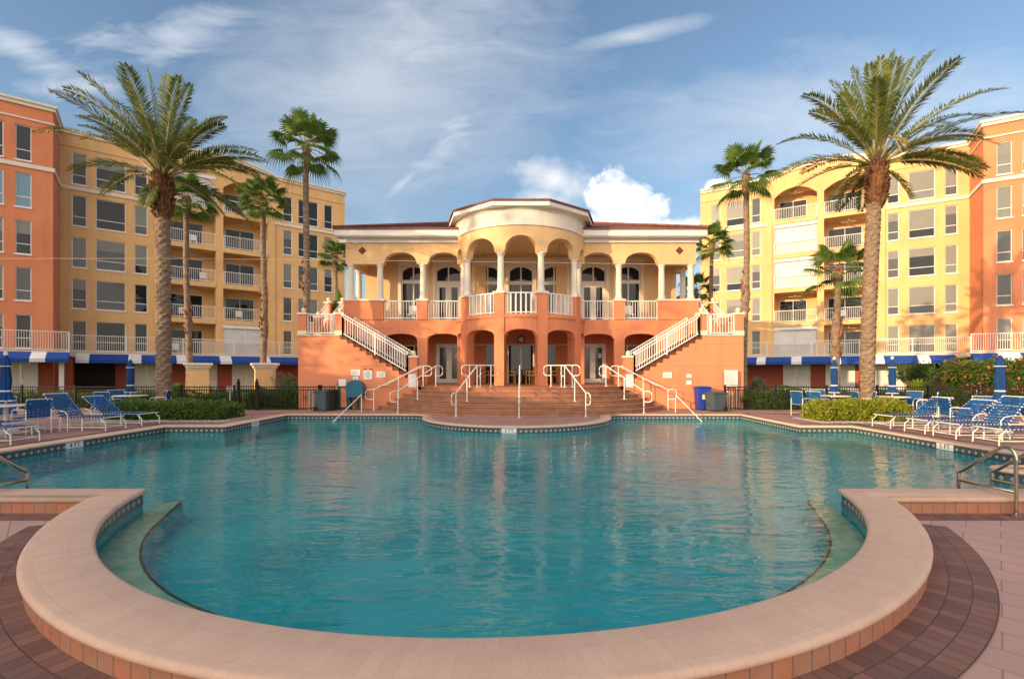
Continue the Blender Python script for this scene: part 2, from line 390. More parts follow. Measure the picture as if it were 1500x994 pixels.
def tag(o, label=None, cat=None, group=None, kind=None):
    if label: o['label'] = label
    if cat: o['category'] = cat
    if group: o['group'] = group
    if kind: o['kind'] = kind
    return o
def thing(name, loc, label, cat, group=None, rz=0):
    o = bpy.data.objects.new(name, None); col.objects.link(o); o.location = loc; o.rotation_euler = (0, 0, rz)
    o.empty_display_size = .2
    return tag(o, label, cat, group)
def copy_tree(o, parent=None):
    c = o.copy(); col.objects.link(c)
    if parent is not None: c.parent = parent
    for ch in list(o.children): copy_tree(ch, c)
    return c
def structure(mb, name, mats, **k):
    o = mb.build(name, mats, **k); o['kind'] = 'structure'; return o
def gx(px, Y): return CX + (px - 763) / 700 * Y
def gz(py, Y): return CZ + (543 - py) / 700 * Y
def sweep(mb, path, prof, closed=False, mi=0, u0=0.0, dense_uv=True):
    """path: 2D points; prof: list of (offset to the RIGHT of travel, z); uv = (arc length, profile length)"""
    n = len(path); P = [Vector(p) for p in path]; nor = []
    for i in range(n):
        a = P[i] - P[i - 1] if (closed or i > 0) else P[1] - P[0]
        b = P[(i + 1) % n] - P[i] if (closed or i < n - 1) else P[-1] - P[-2]
        a.normalize(); b.normalize()
        na = Vector((a.y, -a.x)); nb = Vector((b.y, -b.x)); m = (na + nb)
        m = m.normalized() if m.length > 1e-6 else na
        c = max(.35, m.dot(na)); nor.append(m / c)
    s = [u0]
    for i in range(1, n + (1 if closed else 0)): s.append(s[-1] + (P[i % n] - P[i - 1]).length)
    t = [0]
    for j in range(1, len(prof)): t.append(t[-1] + math.dist(prof[j], prof[j - 1]))
    rows = [[mb.p(P[i].x + nor[i].x * w, P[i].y + nor[i].y * w, z) for w, z in prof] for i in range(n)]
    for i in range(n if closed else n - 1):
        k = (i + 1) % n
        for j in range(len(prof) - 1):
            mb.face((rows[i][j], rows[k][j], rows[k][j + 1], rows[i][j + 1]), mi,
                    [(s[i], t[j]), (s[i + 1], t[j]), (s[i + 1], t[j + 1]), (s[i], t[j + 1])])
def text_part(body, size, mat_, parent, loc, rot=(R(90), 0, 0), name='lettering', align='CENTER', ext=.002):
    cu = bpy.data.curves.new(name, 'FONT'); cu.body = body; cu.size = size; cu.extrude = ext; cu.align_x = align; cu.align_y = 'CENTER'; cu.resolution_u = 3
    tmp = bpy.data.objects.new('tmp', cu); col.objects.link(tmp)
    me = bpy.data.meshes.new_from_object(tmp); bpy.data.objects.remove(tmp)
    me.materials.clear(); me.materials.append(mat_)
    me.transform(Matrix.Translation(loc) @ Matrix.Rotation(rot[2], 4, 'Z') @ Matrix.Rotation(rot[0], 4, 'X'))
    off = Vector((0, 0, 0)); q = parent
    while q is not None: off += Vector(q.location); q = q.parent
    me.transform(Matrix.Translation(-off))
    o = bpy.data.objects.new(name, me); col.objects.link(o); o.parent = parent
    return o
def arc(cx, cy, r, a0, a1, n):
    return [(cx + r * math.cos(R(a0 + (a1 - a0) * i / n)), cy + r * math.sin(R(a0 + (a1 - a0) * i / n))) for i in range(n + 1)]
# ------------------------------------------------------------------ pool, deck, patio
PC = (0.0, 7.95); PR = 5.03
near = [(-10.3, 6.65)] + arc(PC[0], PC[1], PR, -165, -15, 90) + [(10.3, 6.65)]           # left to right, patio on the right hand
far = [(10.3, 6.65), (10.3, 7.75)] + [(8.9, 7.75)] + arc(8.75, 8.05, .30, -90, -270, 10)[1:-1] + [(8.9, 8.35), (10.3, 8.35), (10.3, 14.3), (8.75, 14.3), (8.75, 18.15)]
bulge = arc(4.15, 18.75, .62, -90, -150, 6)
b2 = arc(.25, 17.6, 3.35, 8, -188, 60)
bulge2 = [(.5 - x, y) for x, y in bulge[::-1]]
far += [(4.4, 18.15), (4.1, 18.12), (3.75, 17.95)] + arc(.25, 17.55, 3.38, -2, -178, 60) + [(-3.25, 17.95), (-3.6, 18.12), (-3.9, 18.15)]
far += [(-8.5, 18.15), (-8.5, 14.35), (-10.3, 14.35), (-10.3, 8.35), (-8.9, 8.35)] + arc(-8.75, 8.05, .30, 90, 270, 10)[1:-1] + [(-8.9, 7.75), (-10.3, 7.75), (-10.3, 6.65)]
pool_poly = near[:-1] + far[:-1]
pool_poly = near + far[1:-1]
lip = lambda w, zt=0.012, o=.03: [(-o, -.035), (-o - .006, -.02), (-o - .002, .0), (-o + .012, zt)] + [(0.02, zt)]
# near coping: wide raised rim with rounded noses both sides
W = .46
prof = [(-.03, -.05), (-.042, -.035), (-.042, -.018), (-.030, .004), (-.008, .012), (W / 2, .014), (W - .03, .012), (W - .005, .004), (W + .008, -.018), (W + .006, -.042), (W - .012, -.055), (W - .03, -.055)]
mb = MB(); sweep(mb, near, prof)
co = structure(mb, 'near_pool_coping', M['coping'], smooth=True)
mb = MB(); sweep(mb, near, [(W - .025, -.05), (W - .025, -.205)])
for i, u in enumerate(mb.uv): mb.uv[i] = [(a, b + .02) for a, b in u]
structure(mb, 'rim_face_tiles', M['copingface'])
# far coping flush with the deck
WF = .34
mb = MB(); sweep(mb, far, [(-.02, -.045), (-.034, -.03), (-.034, -.012), (-.02, .006), (0, .012), (WF, .012), (WF, -.02)])
structure(mb, 'far_pool_coping', M['coping'], smooth=True)
# tile band, wall, floor
full = near + far[1:-1]
mb = MB(); sweep(mb, full, [(0, -.212), (0, -.05)], closed=True)
for i, u in enumerate(mb.uv): pass
structure(mb, 'pool_tile_band', M['pooltile'])
mb = MB(); sweep(mb, full, [(.0, -.64), (.0, -.212)], closed=True); mb.sheet(full, -.64)
structure(mb, 'pool_basin', M['plaster'])
# underwater bench round the near bay, with its dark nosing
A0, A1_ = -171.5, -8.5; NB = 90
lo = arc(PC[0], PC[1], PR + .02, A0, A1_, NB); li = []
for i in range(NB + 1):
    a = A0 + (A1_ - A0) * i / NB; side = abs(math.cos(R(a))); e = min(i, NB - i) / NB
    r = 4.50 + .22 * side ** 2 + (.10 * max(0, 1 - e / .05) if e < .05 else 0)
    li.append((r * math.cos(R(a)), PC[1] + r * math.sin(R(a))))
m1 = MB(); m2 = MB(); m3 = MB()
BZ = -.35
for i in range(NB): m1.poly([(*lo[i], BZ), (*lo[i + 1], BZ), (*li[i + 1], BZ), (*li[i], BZ)])
edge = list(li)
for e, sgn in ((0, -1), (NB, 1)):
    a, b_ = Vector(li[e]), Vector(lo[e]); c = (a + b_) / 2; rr = (a - b_).length / 2
    th = R(A0 if e == 0 else A1_); tg = Vector((sgn * -math.sin(th), sgn * math.cos(th)))
    cap = [tuple(c + (a - c) * math.cos(R(15 * k)) + tg * rr * 1.25 * math.sin(R(15 * k))) for k in range(13)]
    for k in range(12): m1.poly([(c.x, c.y, BZ), (*cap[k], BZ), (*cap[k + 1], BZ)])
    edge = (cap[::-1] + edge) if e == 0 else (edge + cap)
sweep(m2, edge, [(0, BZ), (-.04, -.645)])
sweep(m3, edge, [(.004, BZ - .03), (.004, BZ + .004), (-.012, BZ + .004)])
sweep(m3, edge, [(-.004, BZ - .03), (-.004, BZ + .005), (.012, BZ + .005)])
structure(m1, 'underwater_bench', M['ledge']); structure(m2, 'bench_riser', M['plaster'])
structure(m3, 'bench_edge_tiles', mat('navy_nosing_tile', Base_Color=(.004, .01, .02), Roughness=.4))
# entry steps at both sides
mb = MB()
for s in (-1, 1):
    for k in range(3):
        xa, xb = sorted((s * 10.3, s * (8.6 + .35 * k)))
        mb.box(xa, xb, 6.66, 7.74, -.63, -.54 + .14 * k)
structure(mb, 'pool_entry_steps', M['ledge'])
mb = MB(); mb.sheet(full, -.20); structure(mb, 'pool_water', M['water'])
# pool lights under water at the far bulge
# patio (near, low) and deck (far, level with the rim)
co_out = arc(PC[0], PC[1], PR + .44, -161.2, -18.8, 90)
pat = [(-60, 7.15), (-10.5, 7.15), (-10.5, 6.23)] + co_out + [(10.5, 6.23), (10.5, 7.15), (60, 7.15), (60, -40), (-60, -40)]
mb = MB(); mb.sheet(pat, -.204); structure(mb, 'pink_patio', M['pink'])
# curved brick border on the patio, laid in three courses
mb = MB(); sweep(mb, arc(PC[0], PC[1], PR + .44, -157.5, -22.5, 100), [(-.02, -.196), (.155, -.196), (.31, -.196), (.44, -.196)])
for s in (-1, 1):
    xs_ = sorted((s * 4.85, s * 14)); sweep(mb, [(xs_[0], 6.23), (xs_[1], 6.23)], [(-.02, -.2), (.30, -.2)])
structure(mb, 'brick_border', M['border'])
dk = [(-60, 7.15), (-10.42, 7.15)] + far[::-1][3:-3] + [(10.42, 7.15), (60, 7.15), (60, 20.4), (-60, 20.4)]
def sub(fp): return fp
farp = [p for p in far if True][2:-2]
ins = [(10.5, 7.15), (10.5, 8.35)] if False else None
dk = [(10.35, 7.15), (10.35, 14.35), (8.8, 14.35), (8.8, 18.2)] + [p for p in far if p[1] > 14.36 or (p[1] > 14 and abs(p[0]) < 5)][1:-2]
dk = [p for p in dk if not (p[0] < -8.4)]
dk += [(-8.55, 18.2), (-8.55, 14.4), (-10.35, 14.4), (-10.35, 7.15), (-60, 7.15), (-60, 20.4), (60, 20.4), (60, 7.15)]
mb = MB(); mb.sheet(dk, 0.0)
for s in (-1, 1):
    x0, x1 = sorted((s * 10.34, s * 60)); mb.poly([(x0, 7.15, 0), (x1, 7.15, 0), (x1, 7.15, -.25), (x0, 7.15, -.25)])
    x0, x1 = sorted((s * 8.9, s * 10.5)); mb.box(x0, x1, 7.8, 8.3, -1.2, .0)
structure(mb, 'pool_deck', M['deck'])
# darker bands inlaid in the deck
mb = MB()
mb.sheet([(-10.72, 8), (-10.9, 8), (-10.9, 15.0), (-10.72, 15.0)], .004)
for pts in ([(-11.0, 14.9), (-8.9, 14.9), (-8.9, 15.1), (-11.0, 15.1)], [(-16, 16.6), (-8.9, 18.5), (-8.9, 18.75), (-16, 16.85)],
            [(16, 16.6), (9.1, 18.5), (9.1, 18.75), (16, 16.85)], [(11.0, 14.9), (9.1, 14.9), (9.1, 15.1), (11.0, 15.1)],
            [(10.72, 8), (10.9, 8), (10.9, 15.0), (10.72, 15.0)]):
    mb.sheet(pts, .004 + .001 * random.random())
structure(mb, 'deck_brick_bands', M['deckband'])
mb = MB(); mb.sheet([(-400, 20.4), (400, 20.4), (400, 600), (-400, 600)], -.012)
mb.sheet([(-400, -200), (-60, -200), (-60, 20.4), (-400, 20.4)], -.3); mb.sheet([(60, -200), (400, -200), (400, 20.4), (60, 20.4)], -.3)
mb.sheet([(-60, -200), (60, -200), (60, -40), (-60, -40)], -.3)
structure(mb, 'lawn', M['lawn'])

# depth markers set in the tile band
def depth_marker(body, loc, rz, label):
    t = thing('depth_marker', loc, label, 'depth marker')
    def T(x, y, z):
        c, s = math.cos(rz), math.sin(rz); return (loc[0] + c * x - s * y, loc[1] + s * x + c * y, loc[2] + z)
    m = MB(T); m.box(-.22, .22, -.008, .0, -.072, .072); m.build('tile_plate', M['signwhite'], t)
    text_part(body, .15, M['ink'], t, (loc[0] + math.sin(rz) * .011, loc[1] - math.cos(rz) * .011, loc[2] + .0), (R(90), 0, rz), ext=.001)
depth_marker('4 FT', (-10.295, 11.45, -.122), R(90), 'white depth tile reading 4 FT on left side of pool')
depth_marker('5 FT', (10.295, 11.15, -.122), R(-90), 'sunlit white depth tile reading 5 FT on right side of pool')
depth_marker('3 FT', (.05, 14.165, -.122), 0, 'white depth tile reading 3 FT under middle of curved platform')
depth_marker('4 FT', (-8.495, 16.0, -.122), R(90), 'small white depth tile in left recess of pool beside black fence')

# ------------------------------------------------------------------ facade frames
class Fr:
    def __init__(s, O, E_):
        s.O = Vector(O); d = Vector(E_) - s.O; s.L = d.length; s.d = d.normalized(); s.n = Vector((s.d.y, -s.d.x))
        if s.n.y > 0: s.n = -s.n
    def T(s, w0=0):
        def f(u, w, z):
            q = s.O + s.d * u + s.n * (w + w0); return (q.x, q.y, z)
        return f
    def u(s, px, w=0):
        o = s.O + s.n * w; k = (px - 763) / 700
        # CX + k*t = o.x + d.x u ; t = o.y + d.y u
        return (CX + k * o.y - o.x) / (s.d.x - k * s.d.y)
def cells(mb, u0, u1, z0, z1, ops, dep=.16, w=0):
    """wall face with rectangular openings and their reveals"""
    us = sorted({u0, u1} | {min(max(o[0], u0), u1) for o in ops} | {min(max(o[1], u0), u1) for o in ops})
    zs = sorted({z0, z1} | {min(max(o[2], z0), z1) for o in ops} | {min(max(o[3], z0), z1) for o in ops})
    for i in range(len(us) - 1):
        for j in range(len(zs) - 1):
            if us[i + 1] - us[i] < 1e-5 or zs[j + 1] - zs[j] < 1e-5: continue
            a, b = (us[i] + us[i + 1]) / 2, (zs[j] + zs[j + 1]) / 2
            if any(o[0] < a < o[1] and o[2] < b < o[3] for o in ops): continue
            mb.poly([(us[i], w, zs[j]), (us[i + 1], w, zs[j]), (us[i + 1], w, zs[j + 1]), (us[i], w, zs[j + 1])])
    for o in ops:
        a, b, c, d = o[:4]; q = o[4] if len(o) > 4 else dep
        mb.poly([(a, w, c), (a, w - q, c), (a, w - q, d), (a, w, d)]); mb.poly([(b, w, c), (b, w - q, c), (b, w - q, d), (b, w, d)])
        mb.poly([(a, w, c), (b, w, c), (b, w - q, c), (a, w - q, c)]); mb.poly([(a, w, d), (b, w, d), (b, w - q, d), (a, w - q, d)])
def window(T, a, b, z0, z1, w, parent, gm, split=.30, vert=0, sill=True, name='window', fm=None, dep=.13, blind=0):
    fw = .05; m = MB(T)
    m.box(a, a + fw, w - dep, w - dep + .05, z0, z1); m.box(b - fw, b, w - dep, w - dep + .05, z0, z1)
    m.box(a + fw, b - fw, w - dep, w - dep + .05, z1 - fw, z1); m.box(a + fw, b - fw, w - dep, w - dep + .05, z0, z0 + fw)
    if split: zz = z0 + (z1 - z0) * split; m.box(a + fw, b - fw, w - dep, w - dep + .045, zz - .025, zz + .025)
    for k in range(vert):
        uu = a + (b - a) * (k + 1) / (vert + 1); m.box(uu - .02, uu + .02, w - dep, w - dep + .043, z0 + fw, z1 - fw)
    if sill: m.box(a - .05, b + .05, w - dep + .05, w + .06, z0 - .09, z0 - .002)
    o = m.build(name, fm or M['white'], parent)
    g = MB(T); g.poly([(a + .01, w - dep + .02, z0 + .01), (b - .01, w - dep + .02, z0 + .01), (b - .01, w - dep + .02, z1 - .01), (a + .01, w - dep + .02, z1 - .01)])
    g.build('pane', gm, o)
    if blind:
        q = MB(T); zb = z1 - (z1 - z0) * blind; q.box(a + fw, b - fw, w - dep + .022, w - dep + .027, zb, z1 - fw); q.build('roller_blind', M['blind'], o)
    return o
def railing(mb, p0, p1, h=1.0, gap=.115, post_every=0, low=.09, top=.045, base0=0, r=.011):
    """straight (possibly sloping) railing between two 3D floor points"""
    a, b = Vector(p0), Vector(p1); L = (b - a).length; d = (b - a).normalized()
    hd = Vector((d.x, d.y, 0)).normalized(); side = Vector((-hd.y, hd.x, 0))
    def bar(q0, q1, wd, ht):
        vs = []
        for q in (q0, q1):
            for sx, sz in ((-1, -1), (1, -1), (1, 1), (-1, 1)): vs.append(mb.p(*(q + side * sx * wd / 2 + Vector((0, 0, sz * ht / 2)))))
        for f in ((0, 1, 2, 3), (7, 6, 5, 4), (0, 4, 5, 1), (1, 5, 6, 2), (2, 6, 7, 3), (3, 7, 4, 0)): mb.face([vs[i] for i in f])
    up = Vector((0, 0, 1))
    bar(a + up * h, b + up * h, .06, top); bar(a + up * low, b + up * low, .045, .045)
    n = max(1, int(L / gap))
    for i in range(1, n):
        q = a + (b - a) * (i / n)
        vs = []
        for z in (low, h):
            for s1, s2 in ((-1, -1), (1, -1), (1, 1), (-1, 1)): vs.append(mb.p(*(q + hd * s1 * r + side * s2 * r + up * z)))
        for f in ((0, 1, 5, 4), (1, 2, 6, 5), (2, 3, 7, 6), (3, 0, 4, 7)): mb.face([vs[k] for k in f])
    posts = [0, 1] + ([i / max(1, round(L / post_every)) for i in range(1, max(1, round(L / post_every)))] if post_every else [])
    for tt in posts:
        q = a + (b - a) * tt
        vs = []
        for z in (0, h + .02):
            for s1, s2 in ((-1, -1), (1, -1), (1, 1), (-1, 1)): vs.append(mb.p(*(q + hd * s1 * .032 + side * s2 * .032 + up * z)))
        for f in ((0, 1, 5, 4), (1, 2, 6, 5), (2, 3, 7, 6), (3, 0, 4, 7), (4, 5, 6, 7)): mb.face([vs[k] for k in f])
def door(T, a, b, z0, z1, w, parent, name='door', double=True, glazed=False, dep=.0):
    m = MB(T); m.box(a, b, w - .05, w + .03, z0, z1)
    m.box(a - .07, a, w - .05, w + .05, z0, z1 + .07); m.box(b, b + .07, w - .05, w + .05, z0, z1 + .07); m.box(a, b, w - .05, w + .05, z1, z1 + .07)
    o = m.build(name, M['white'], parent)
    c = (a + b) / 2
    h = MB(T)
    if double: h.box(c - .012, c + .012, w + .031, w + .034, z0, z1)
    h.box(c + .06, c + .12, w + .034, w + .08, z0 + .95, z0 + 1.05); h.build('handle', M['steel'], o)
    if glazed:
        for q0, q1 in ((a, c), (c, b)):
            g = MB(T); g.box(q0 + .13, q1 - .13, w + .031, w + .036, z0 + .22, z1 - .13); g.build('pane', M['glass_c'], o)
    return o

FL = Fr((-32.4, 34.0), (-16.7, 46.4)); FR = Fr((17.7, 46.0), (34.3, 36.1))
ZW = [(12.15 + 3.0, 17.38), (12.15, 14.34), (9.14, 11.31), (6.17, 8.29), (3.12, 5.27)]
ZF = [15.0, 11.97, 8.94, 5.92, 2.95]
def apartment(F, name, label, cols, bays, ocols, side, closed, zoff, gl, doors, darks, odoors, stripes):
    base = F.O + F.d * (F.L / 2)
    root = thing(name, (base.x, base.y, 0), label, 'apartment building')
    T = F.T(); L = F.L; D = -14; WO = 3.25
    zt = 18.75 + zoff; belt = 14.82 + zoff * .8
    ZWo = [(a + zoff * (a / 15), b + zoff * (b / 15)) for a, b in ZW]; ZFo = [a + zoff * (a / 15) for a in ZF]
    ops = [(a, b, z0, z1) for a, b in cols for z0, z1 in ZWo]
    for k, (a, b) in enumerate(bays):
        for i, zf in enumerate(ZFo):
            zc = (ZFo[i - 1] - .38) if i else zt - .95
            ops.append((a, b, zf, zc, 1.9))
    m = MB(T); cells(m, 0, L, 2.9, zt, ops)
    # raised pediment over the balconies
    pa, pb = bays[0][0] - .5, bays[-1][1] + .6
    hp = lambda u: zt + (.80 * math.sin(math.pi * (u - pa) / (pb - pa)) ** .8 if pa < u < pb else 0)
    us = [pa + (pb - pa) * i / 24 for i in range(25)]
    for i in range(24): m.poly([(us[i], 0, zt), (us[i + 1], 0, zt), (us[i + 1], 0, hp(us[i + 1])), (us[i], 0, hp(us[i]))])
    for i in range(24): m.poly([(us[i], -.35, zt - .3), (us[i + 1], -.35, zt - .3), (us[i + 1], -.35, hp(us[i + 1])), (us[i], -.35, hp(us[i]))])
    # segmental arches closing the top balconies
    for a, b in bays:
        zc = zt - .95; n = 14
        for i in range(n):
            x0, x1 = a + (b - a) * i / n, a + (b - a) * (i + 1) / n
            f = lambda x: zc - .75 * (abs((x - (a + b) / 2) / ((b - a) / 2)) ** 2.2)
            m.poly([(x0, -.002, f(x0)), (x1, -.002, f(x1)), (x1, -.002, zc), (x0, -.002, zc)])
            m.poly([(x0, -.002, f(x0)), (x1, -.002, f(x1)), (x1, -.3, f(x1)), (x0, -.3, f(x0))])
    # ends and back
    for u in (0, L): m.poly([(u, 0, 0), (u, D, 0), (u, D, zt), (u, 0, zt)])
    m.poly([(0, D, 0), (L, D, 0), (L, D, zt), (0, D, zt)])
    # pilasters
    for u in ((bays[0][0] - .38), (bays[-1][1] + .38)):
        m.box(u - .22, u + .22, .003, .10, 2.95, belt - .1)
    # back walls and floors in the balcony recesses are part of this wall
    for a, b in bays: m.poly([(a, -1.9, 2.9), (b, -1.9, 2.9), (b, -1.9, zt), (a, -1.9, zt)])
    m.build('wall', M['yellow'], root)
    m = MB(T); m.box(0.0, L, D, -.3, zt - .35, zt - .25); m.build('roof', M['trim'], root)
    # cornice
    m = MB(T)
    path = [(-.0, zt)] + [(u, hp(u)) for u in us] + [(L + .12, zt)]
    pr = [(-.35, .26), (.22, .26), (.22, .10), (.12, .06), (.12, -.10), (0.002, -.14)]
    for i in range(len(path) - 1):
        (ua, za), (ub, zb) = path[i], path[i + 1]
        for j in range(len(pr) - 1):
            m.poly([(ua, pr[j][0], za + pr[j][1]), (ub, pr[j][0], zb + pr[j][1]), (ub, pr[j + 1][0], zb + pr[j + 1][1]), (ua, pr[j + 1][0], za + pr[j + 1][1])])
    m.poly([(L + .12, q[0], zt + q[1]) for q in pr])
    m.build('cornice', M['trim'], root)
    m = MB(T)
    segs = [(0, pa), (pb, L + .05)]
    for a, b in segs:
        m = MB(T); m.box(a, b, .003, .09, belt - .14, belt + .12); m.build('belt_course', M['trim'], root)
        m = MB(T); m.box(a, b, .003, .05, zt - .98, zt - .88); m.build('string_course', M['yellow'], root)
    # orange end pavilion
    uo0, uo1 = (-18, 0) if side < 0 else (L, L + 18)
    To = F.T(WO); oops = [(a, b, z0, z1) for a, b in ocols for z0, z1 in ZWo]
    m = MB(To); cells(m, uo0, uo1, 2.9, zt, oops)
    uc = uo1 if side < 0 else uo0; ue = uo0 if side < 0 else uo1
    m.poly([(uc, 0, 0), (uc, -WO, 0), (uc, -WO, zt), (uc, 0, zt)]); m.poly([(uc, -WO, zt - .6), (uc, D - WO, zt - .6), (uc, D - WO, zt), (uc, -WO, zt)])
    m.poly([(ue, 0, 0), (ue, D - WO, 0), (ue, D - WO, zt), (ue, 0, zt)])
    m.poly([(uo0, D - WO, 0), (uo1, D - WO, 0), (uo1, D - WO, zt), (uo0, D - WO, zt)])
    m.box(uo0, uo1, D - WO, -.3, zt - .35, zt - .25)
    m.build('end_pavilion', M['orange'], root)
    m = MB(To)
    sg = -side
    for (w0, w1, za, zb) in ((-.35, .22, zt + .10, zt + .26), (-.2, .12, zt - .12, zt + .10), (0.003, .07, zt - .98, zt - .88), (.003, .09, belt - .14, belt + .12)):
        m.box(uo0, uo1, w0, w1, za, zb)
        e = uc; x0, x1 = sorted((e + sg * .003, e + sg * max(w1, .05)))
        m.box(x0, x1, -WO + .1 * 0 + .002, w1, za, zb)
    m.build('pavilion_trim', M['trim'], root)
    rnd = random.Random(3 + (side > 0))
    for a, b in cols:
        for k, (z0, z1) in enumerate(ZWo): window(T, a, b, z0, z1, 0, root, M[rnd.choice(gl)], vert=0, blind=rnd.choice([0, 0, 0, 0, .35, .68] if side < 0 else [0, .3, .68, .68]))
    for a, b in ocols:
        for k, (z0, z1) in enumerate(ZWo):
            window(To, a, b, z0, z1, 0, root, M['glass_sky'] if (side < 0 and k == 1) else M[rnd.choice(gl)], blind=0 if (side < 0 and k == 1) else rnd.choice([0, 0, .68, .4]))
    # balconies
    for k, (a, b) in enumerate(bays):
        for i, zf in enumerate(ZFo):
            zc = (ZFo[i - 1] - .38) if i else zt - .95
            c = (a + b) / 2
            m = MB(T); m.box(a + .02, b - .02, -.03, .10, zf - .36, zf + .0); m.build('balcony_slab', M['yellow'], root)
            m = MB(T); m.box(a + .03, b - .03, -1.89, .05, zf + .002, zf + .02); m.build('balcony_floor', M['trim'], root)
            rm = MB(); q0 = T(a + .05, 0.0, zf + .02); q1 = T(b - .05, .0, zf + .02); railing(rm, q0, q1, 1.03, .13); rm.build('balcony_railing', M['white'], root)
            if (k, i) in closed:
                m = MB(T); n = max(8, int((b - a) / .07))
                for j in range(n):
                    x0, x1 = a + (b - a) * j / n, a + (b - a) * (j + 1) / n
                    m.poly([(x0, -.10, zf + .02), (x1, -.14, zf + .02), (x1, -.14, zc), (x0, -.10, zc)])
                    m.poly([(x1, -.10, zf + .02), (x1, -.14, zf + .02), (x1, -.14, zc), (x1, -.10, zc)])
                m.box(a, b, -.12, .05, zc - .28, zc - .01); m.box(c - .03, c + .03, -.10, -.06, zf + .02, zc - .28)
                m.build('hurricane_shutter', M['shutter'], root)
            else:
                window(T, a + .35, b - .75, zf + .03, zf + 2.15, -1.78, root, M['glass'], split=0, vert=1, sill=False, name='sliding_door')
                if rnd.random() < .6:
                    m = MB(T); x = a + .5 + rnd.random() * (b - a - 1.4)
                    m.box(x, x + .5, -.9, -.45, zf + .40, zf + .44); m.box(x, x + .5, -.94, -.9, zf + .44, zf + .95)
                    for xx in (x + .02, x + .45):
                        for ww in (-.9, -.48): m.box(xx, xx + .03, ww, ww + .03, zf + .02, zf + .4)
                    m.build('balcony_chair', M['white'], root)
                m = MB(T); m.box(c - .03, c + .03, -1.0, -.94, zc - .22, zc); m.box(c - .55, c + .55, -1.03, -.91, zc - .27, zc - .25); m.box(c - .06, c + .06, -1.52, -.42, zc - .27, zc - .25)
                m.build('ceiling_fan', M['white'], root)
    # podium with terrace
    PW = 1.15
    def podium(Tq, a, b, zw):
        m = MB(Tq); m.box(a, b, -1.2, PW, 2.62, 2.93); m.build('terrace_slab', M['trim'], root)
        rm = MB(); railing(rm, Tq(a + .05, PW - .12, 2.93), Tq(b - .05, PW - .12, 2.93), 1.25, .12, post_every=3.2); rm.build('terrace_railing', M['white'], root)
        m = MB(Tq)
        m.poly([(a, -.7, 0), (b, -.7, 0), (b, -.7, 2.7), (a, -.7, 2.7)])
        return m
    ua, ub = (.15, L + 1.0) if side < 0 else (-1.0, L - .15)
    m = podium(T, ua, ub, -.7)
    m.build('ground_floor_wall', M['terracotta'], root)
    for a, b in doors: door(T, a, b, 0, 2.15, -.66, root)
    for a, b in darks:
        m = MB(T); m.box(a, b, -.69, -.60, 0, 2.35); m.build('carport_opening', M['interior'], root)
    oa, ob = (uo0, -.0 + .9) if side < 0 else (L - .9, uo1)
    m = podium(To, oa, ob, -.7); m.build('pavilion_ground_wall', M['terracotta'], root)
    for a, b in odoors: door(To, a, b, 0, 2.15, -.66, root)
    # awnings: blue with white stripes
    def awn(Tq, a, b, st):
        m = MB(Tq); cur = a; w0, w1 = PW + .005, PW + .85
        segs_ = []
        for s0, s1 in st: segs_ += [(cur, s0, 0), (s0, s1, 1)]; cur = s1
        segs_.append((cur, b, 0))
        for s0, s1, mi in segs_:
            if s1 - s0 < .02: continue
            nn = max(1, int((s1 - s0) / .8))
            for j in range(nn):
                x0, x1 = s0 + (s1 - s0) * j / nn, s0 + (s1 - s0) * (j + 1) / nn
                m.poly([(x0, w0, 2.86), (x1, w0, 2.86), (x1, w1, 2.42), (x0, w1, 2.42)], mi)
                m.poly([(x0, w1, 2.42), (x1, w1, 2.42), (x1, w1 - .01, 2.20), (x0, w1 - .01, 2.20)], mi)
        for e in (a, b): m.poly([(e, w0, 2.86), (e, w1, 2.42), (e, w1, 2.2), (e, w0, 2.2)], 0)
        m.build('striped_awning', [M['blue'], M['canvas_white']], root)
    awn(T, ua + (.9 if side < 0 else 0), ub - (0 if side < 0 else .9), stripes[0])
    awn(To, oa, ob, stripes[1])
    m = MB(To)
    e = 0.5 if side < 0 else L - .5
    m.box(e - .12, e + .12, PW - .3, PW - .06, 0, 2.62); m.build('terrace_post', M['white'], root)
    return root
def ul(*p, w=0): return [(FL.u(a, w), FL.u(b, w)) for a, b in p]
def ur(*p, w=0): return [(FR.u(a, w), FR.u(b, w)) for a, b in p]
def us_(F, p, w):  return sorted([tuple(sorted((F.u(a, w), F.u(b, w)))) for a, b in p])
apartment(FL, 'apartment_building', 'shaded yellow and orange apartment building left of pool, striped awnings below',
    ul((105, 127), (140, 184), (197, 216), (415, 428), (437, 466), (475, 487)), ul((240, 316), (327, 392)),
    ul((-62, -36), (-22, 5), (22, 46), w=3.25), -1, {(0, 0), (1, 4)}, 0.0, ['glass', 'glass', 'glass', 'glass_c'],
    ul((199, 230), (309, 318), (343, 372)), ul((109, 168),), ul((2, 51), w=3.25),
    (us_(FL, [(110, 130), (188, 207), (259, 275), (323, 340), (388, 397)], 2.0), us_(FL, [(43, 66)], 5.2)))
ra = apartment(FR, 'apartment_building', 'sunlit yellow and orange apartment building right of pool, striped awnings below',
    ur((1042, 1055), (1064, 1091), (1101, 1114), (1300, 1317), (1331, 1370), (1384, 1403)), ur((1134, 1197), (1207, 1283)),
    ur((1460, 1483), (1498, 1524), (1540, 1566), w=3.25), 1, {(0, 1), (0, 2), (0, 4)}, 0.0, ['glass_b', 'glass_c', 'glass_b', 'glass_c', 'glass'],
    ur((1148, 1186), (1211, 1252), (1283, 1328)), ur((1349, 1410),), [],
    (us_(FR, [(1108, 1121), (1159, 1174), (1218, 1232), (1278, 1296), (1346, 1364)], 2.0), us_(FR, [(1470, 1500)], 5.2)))
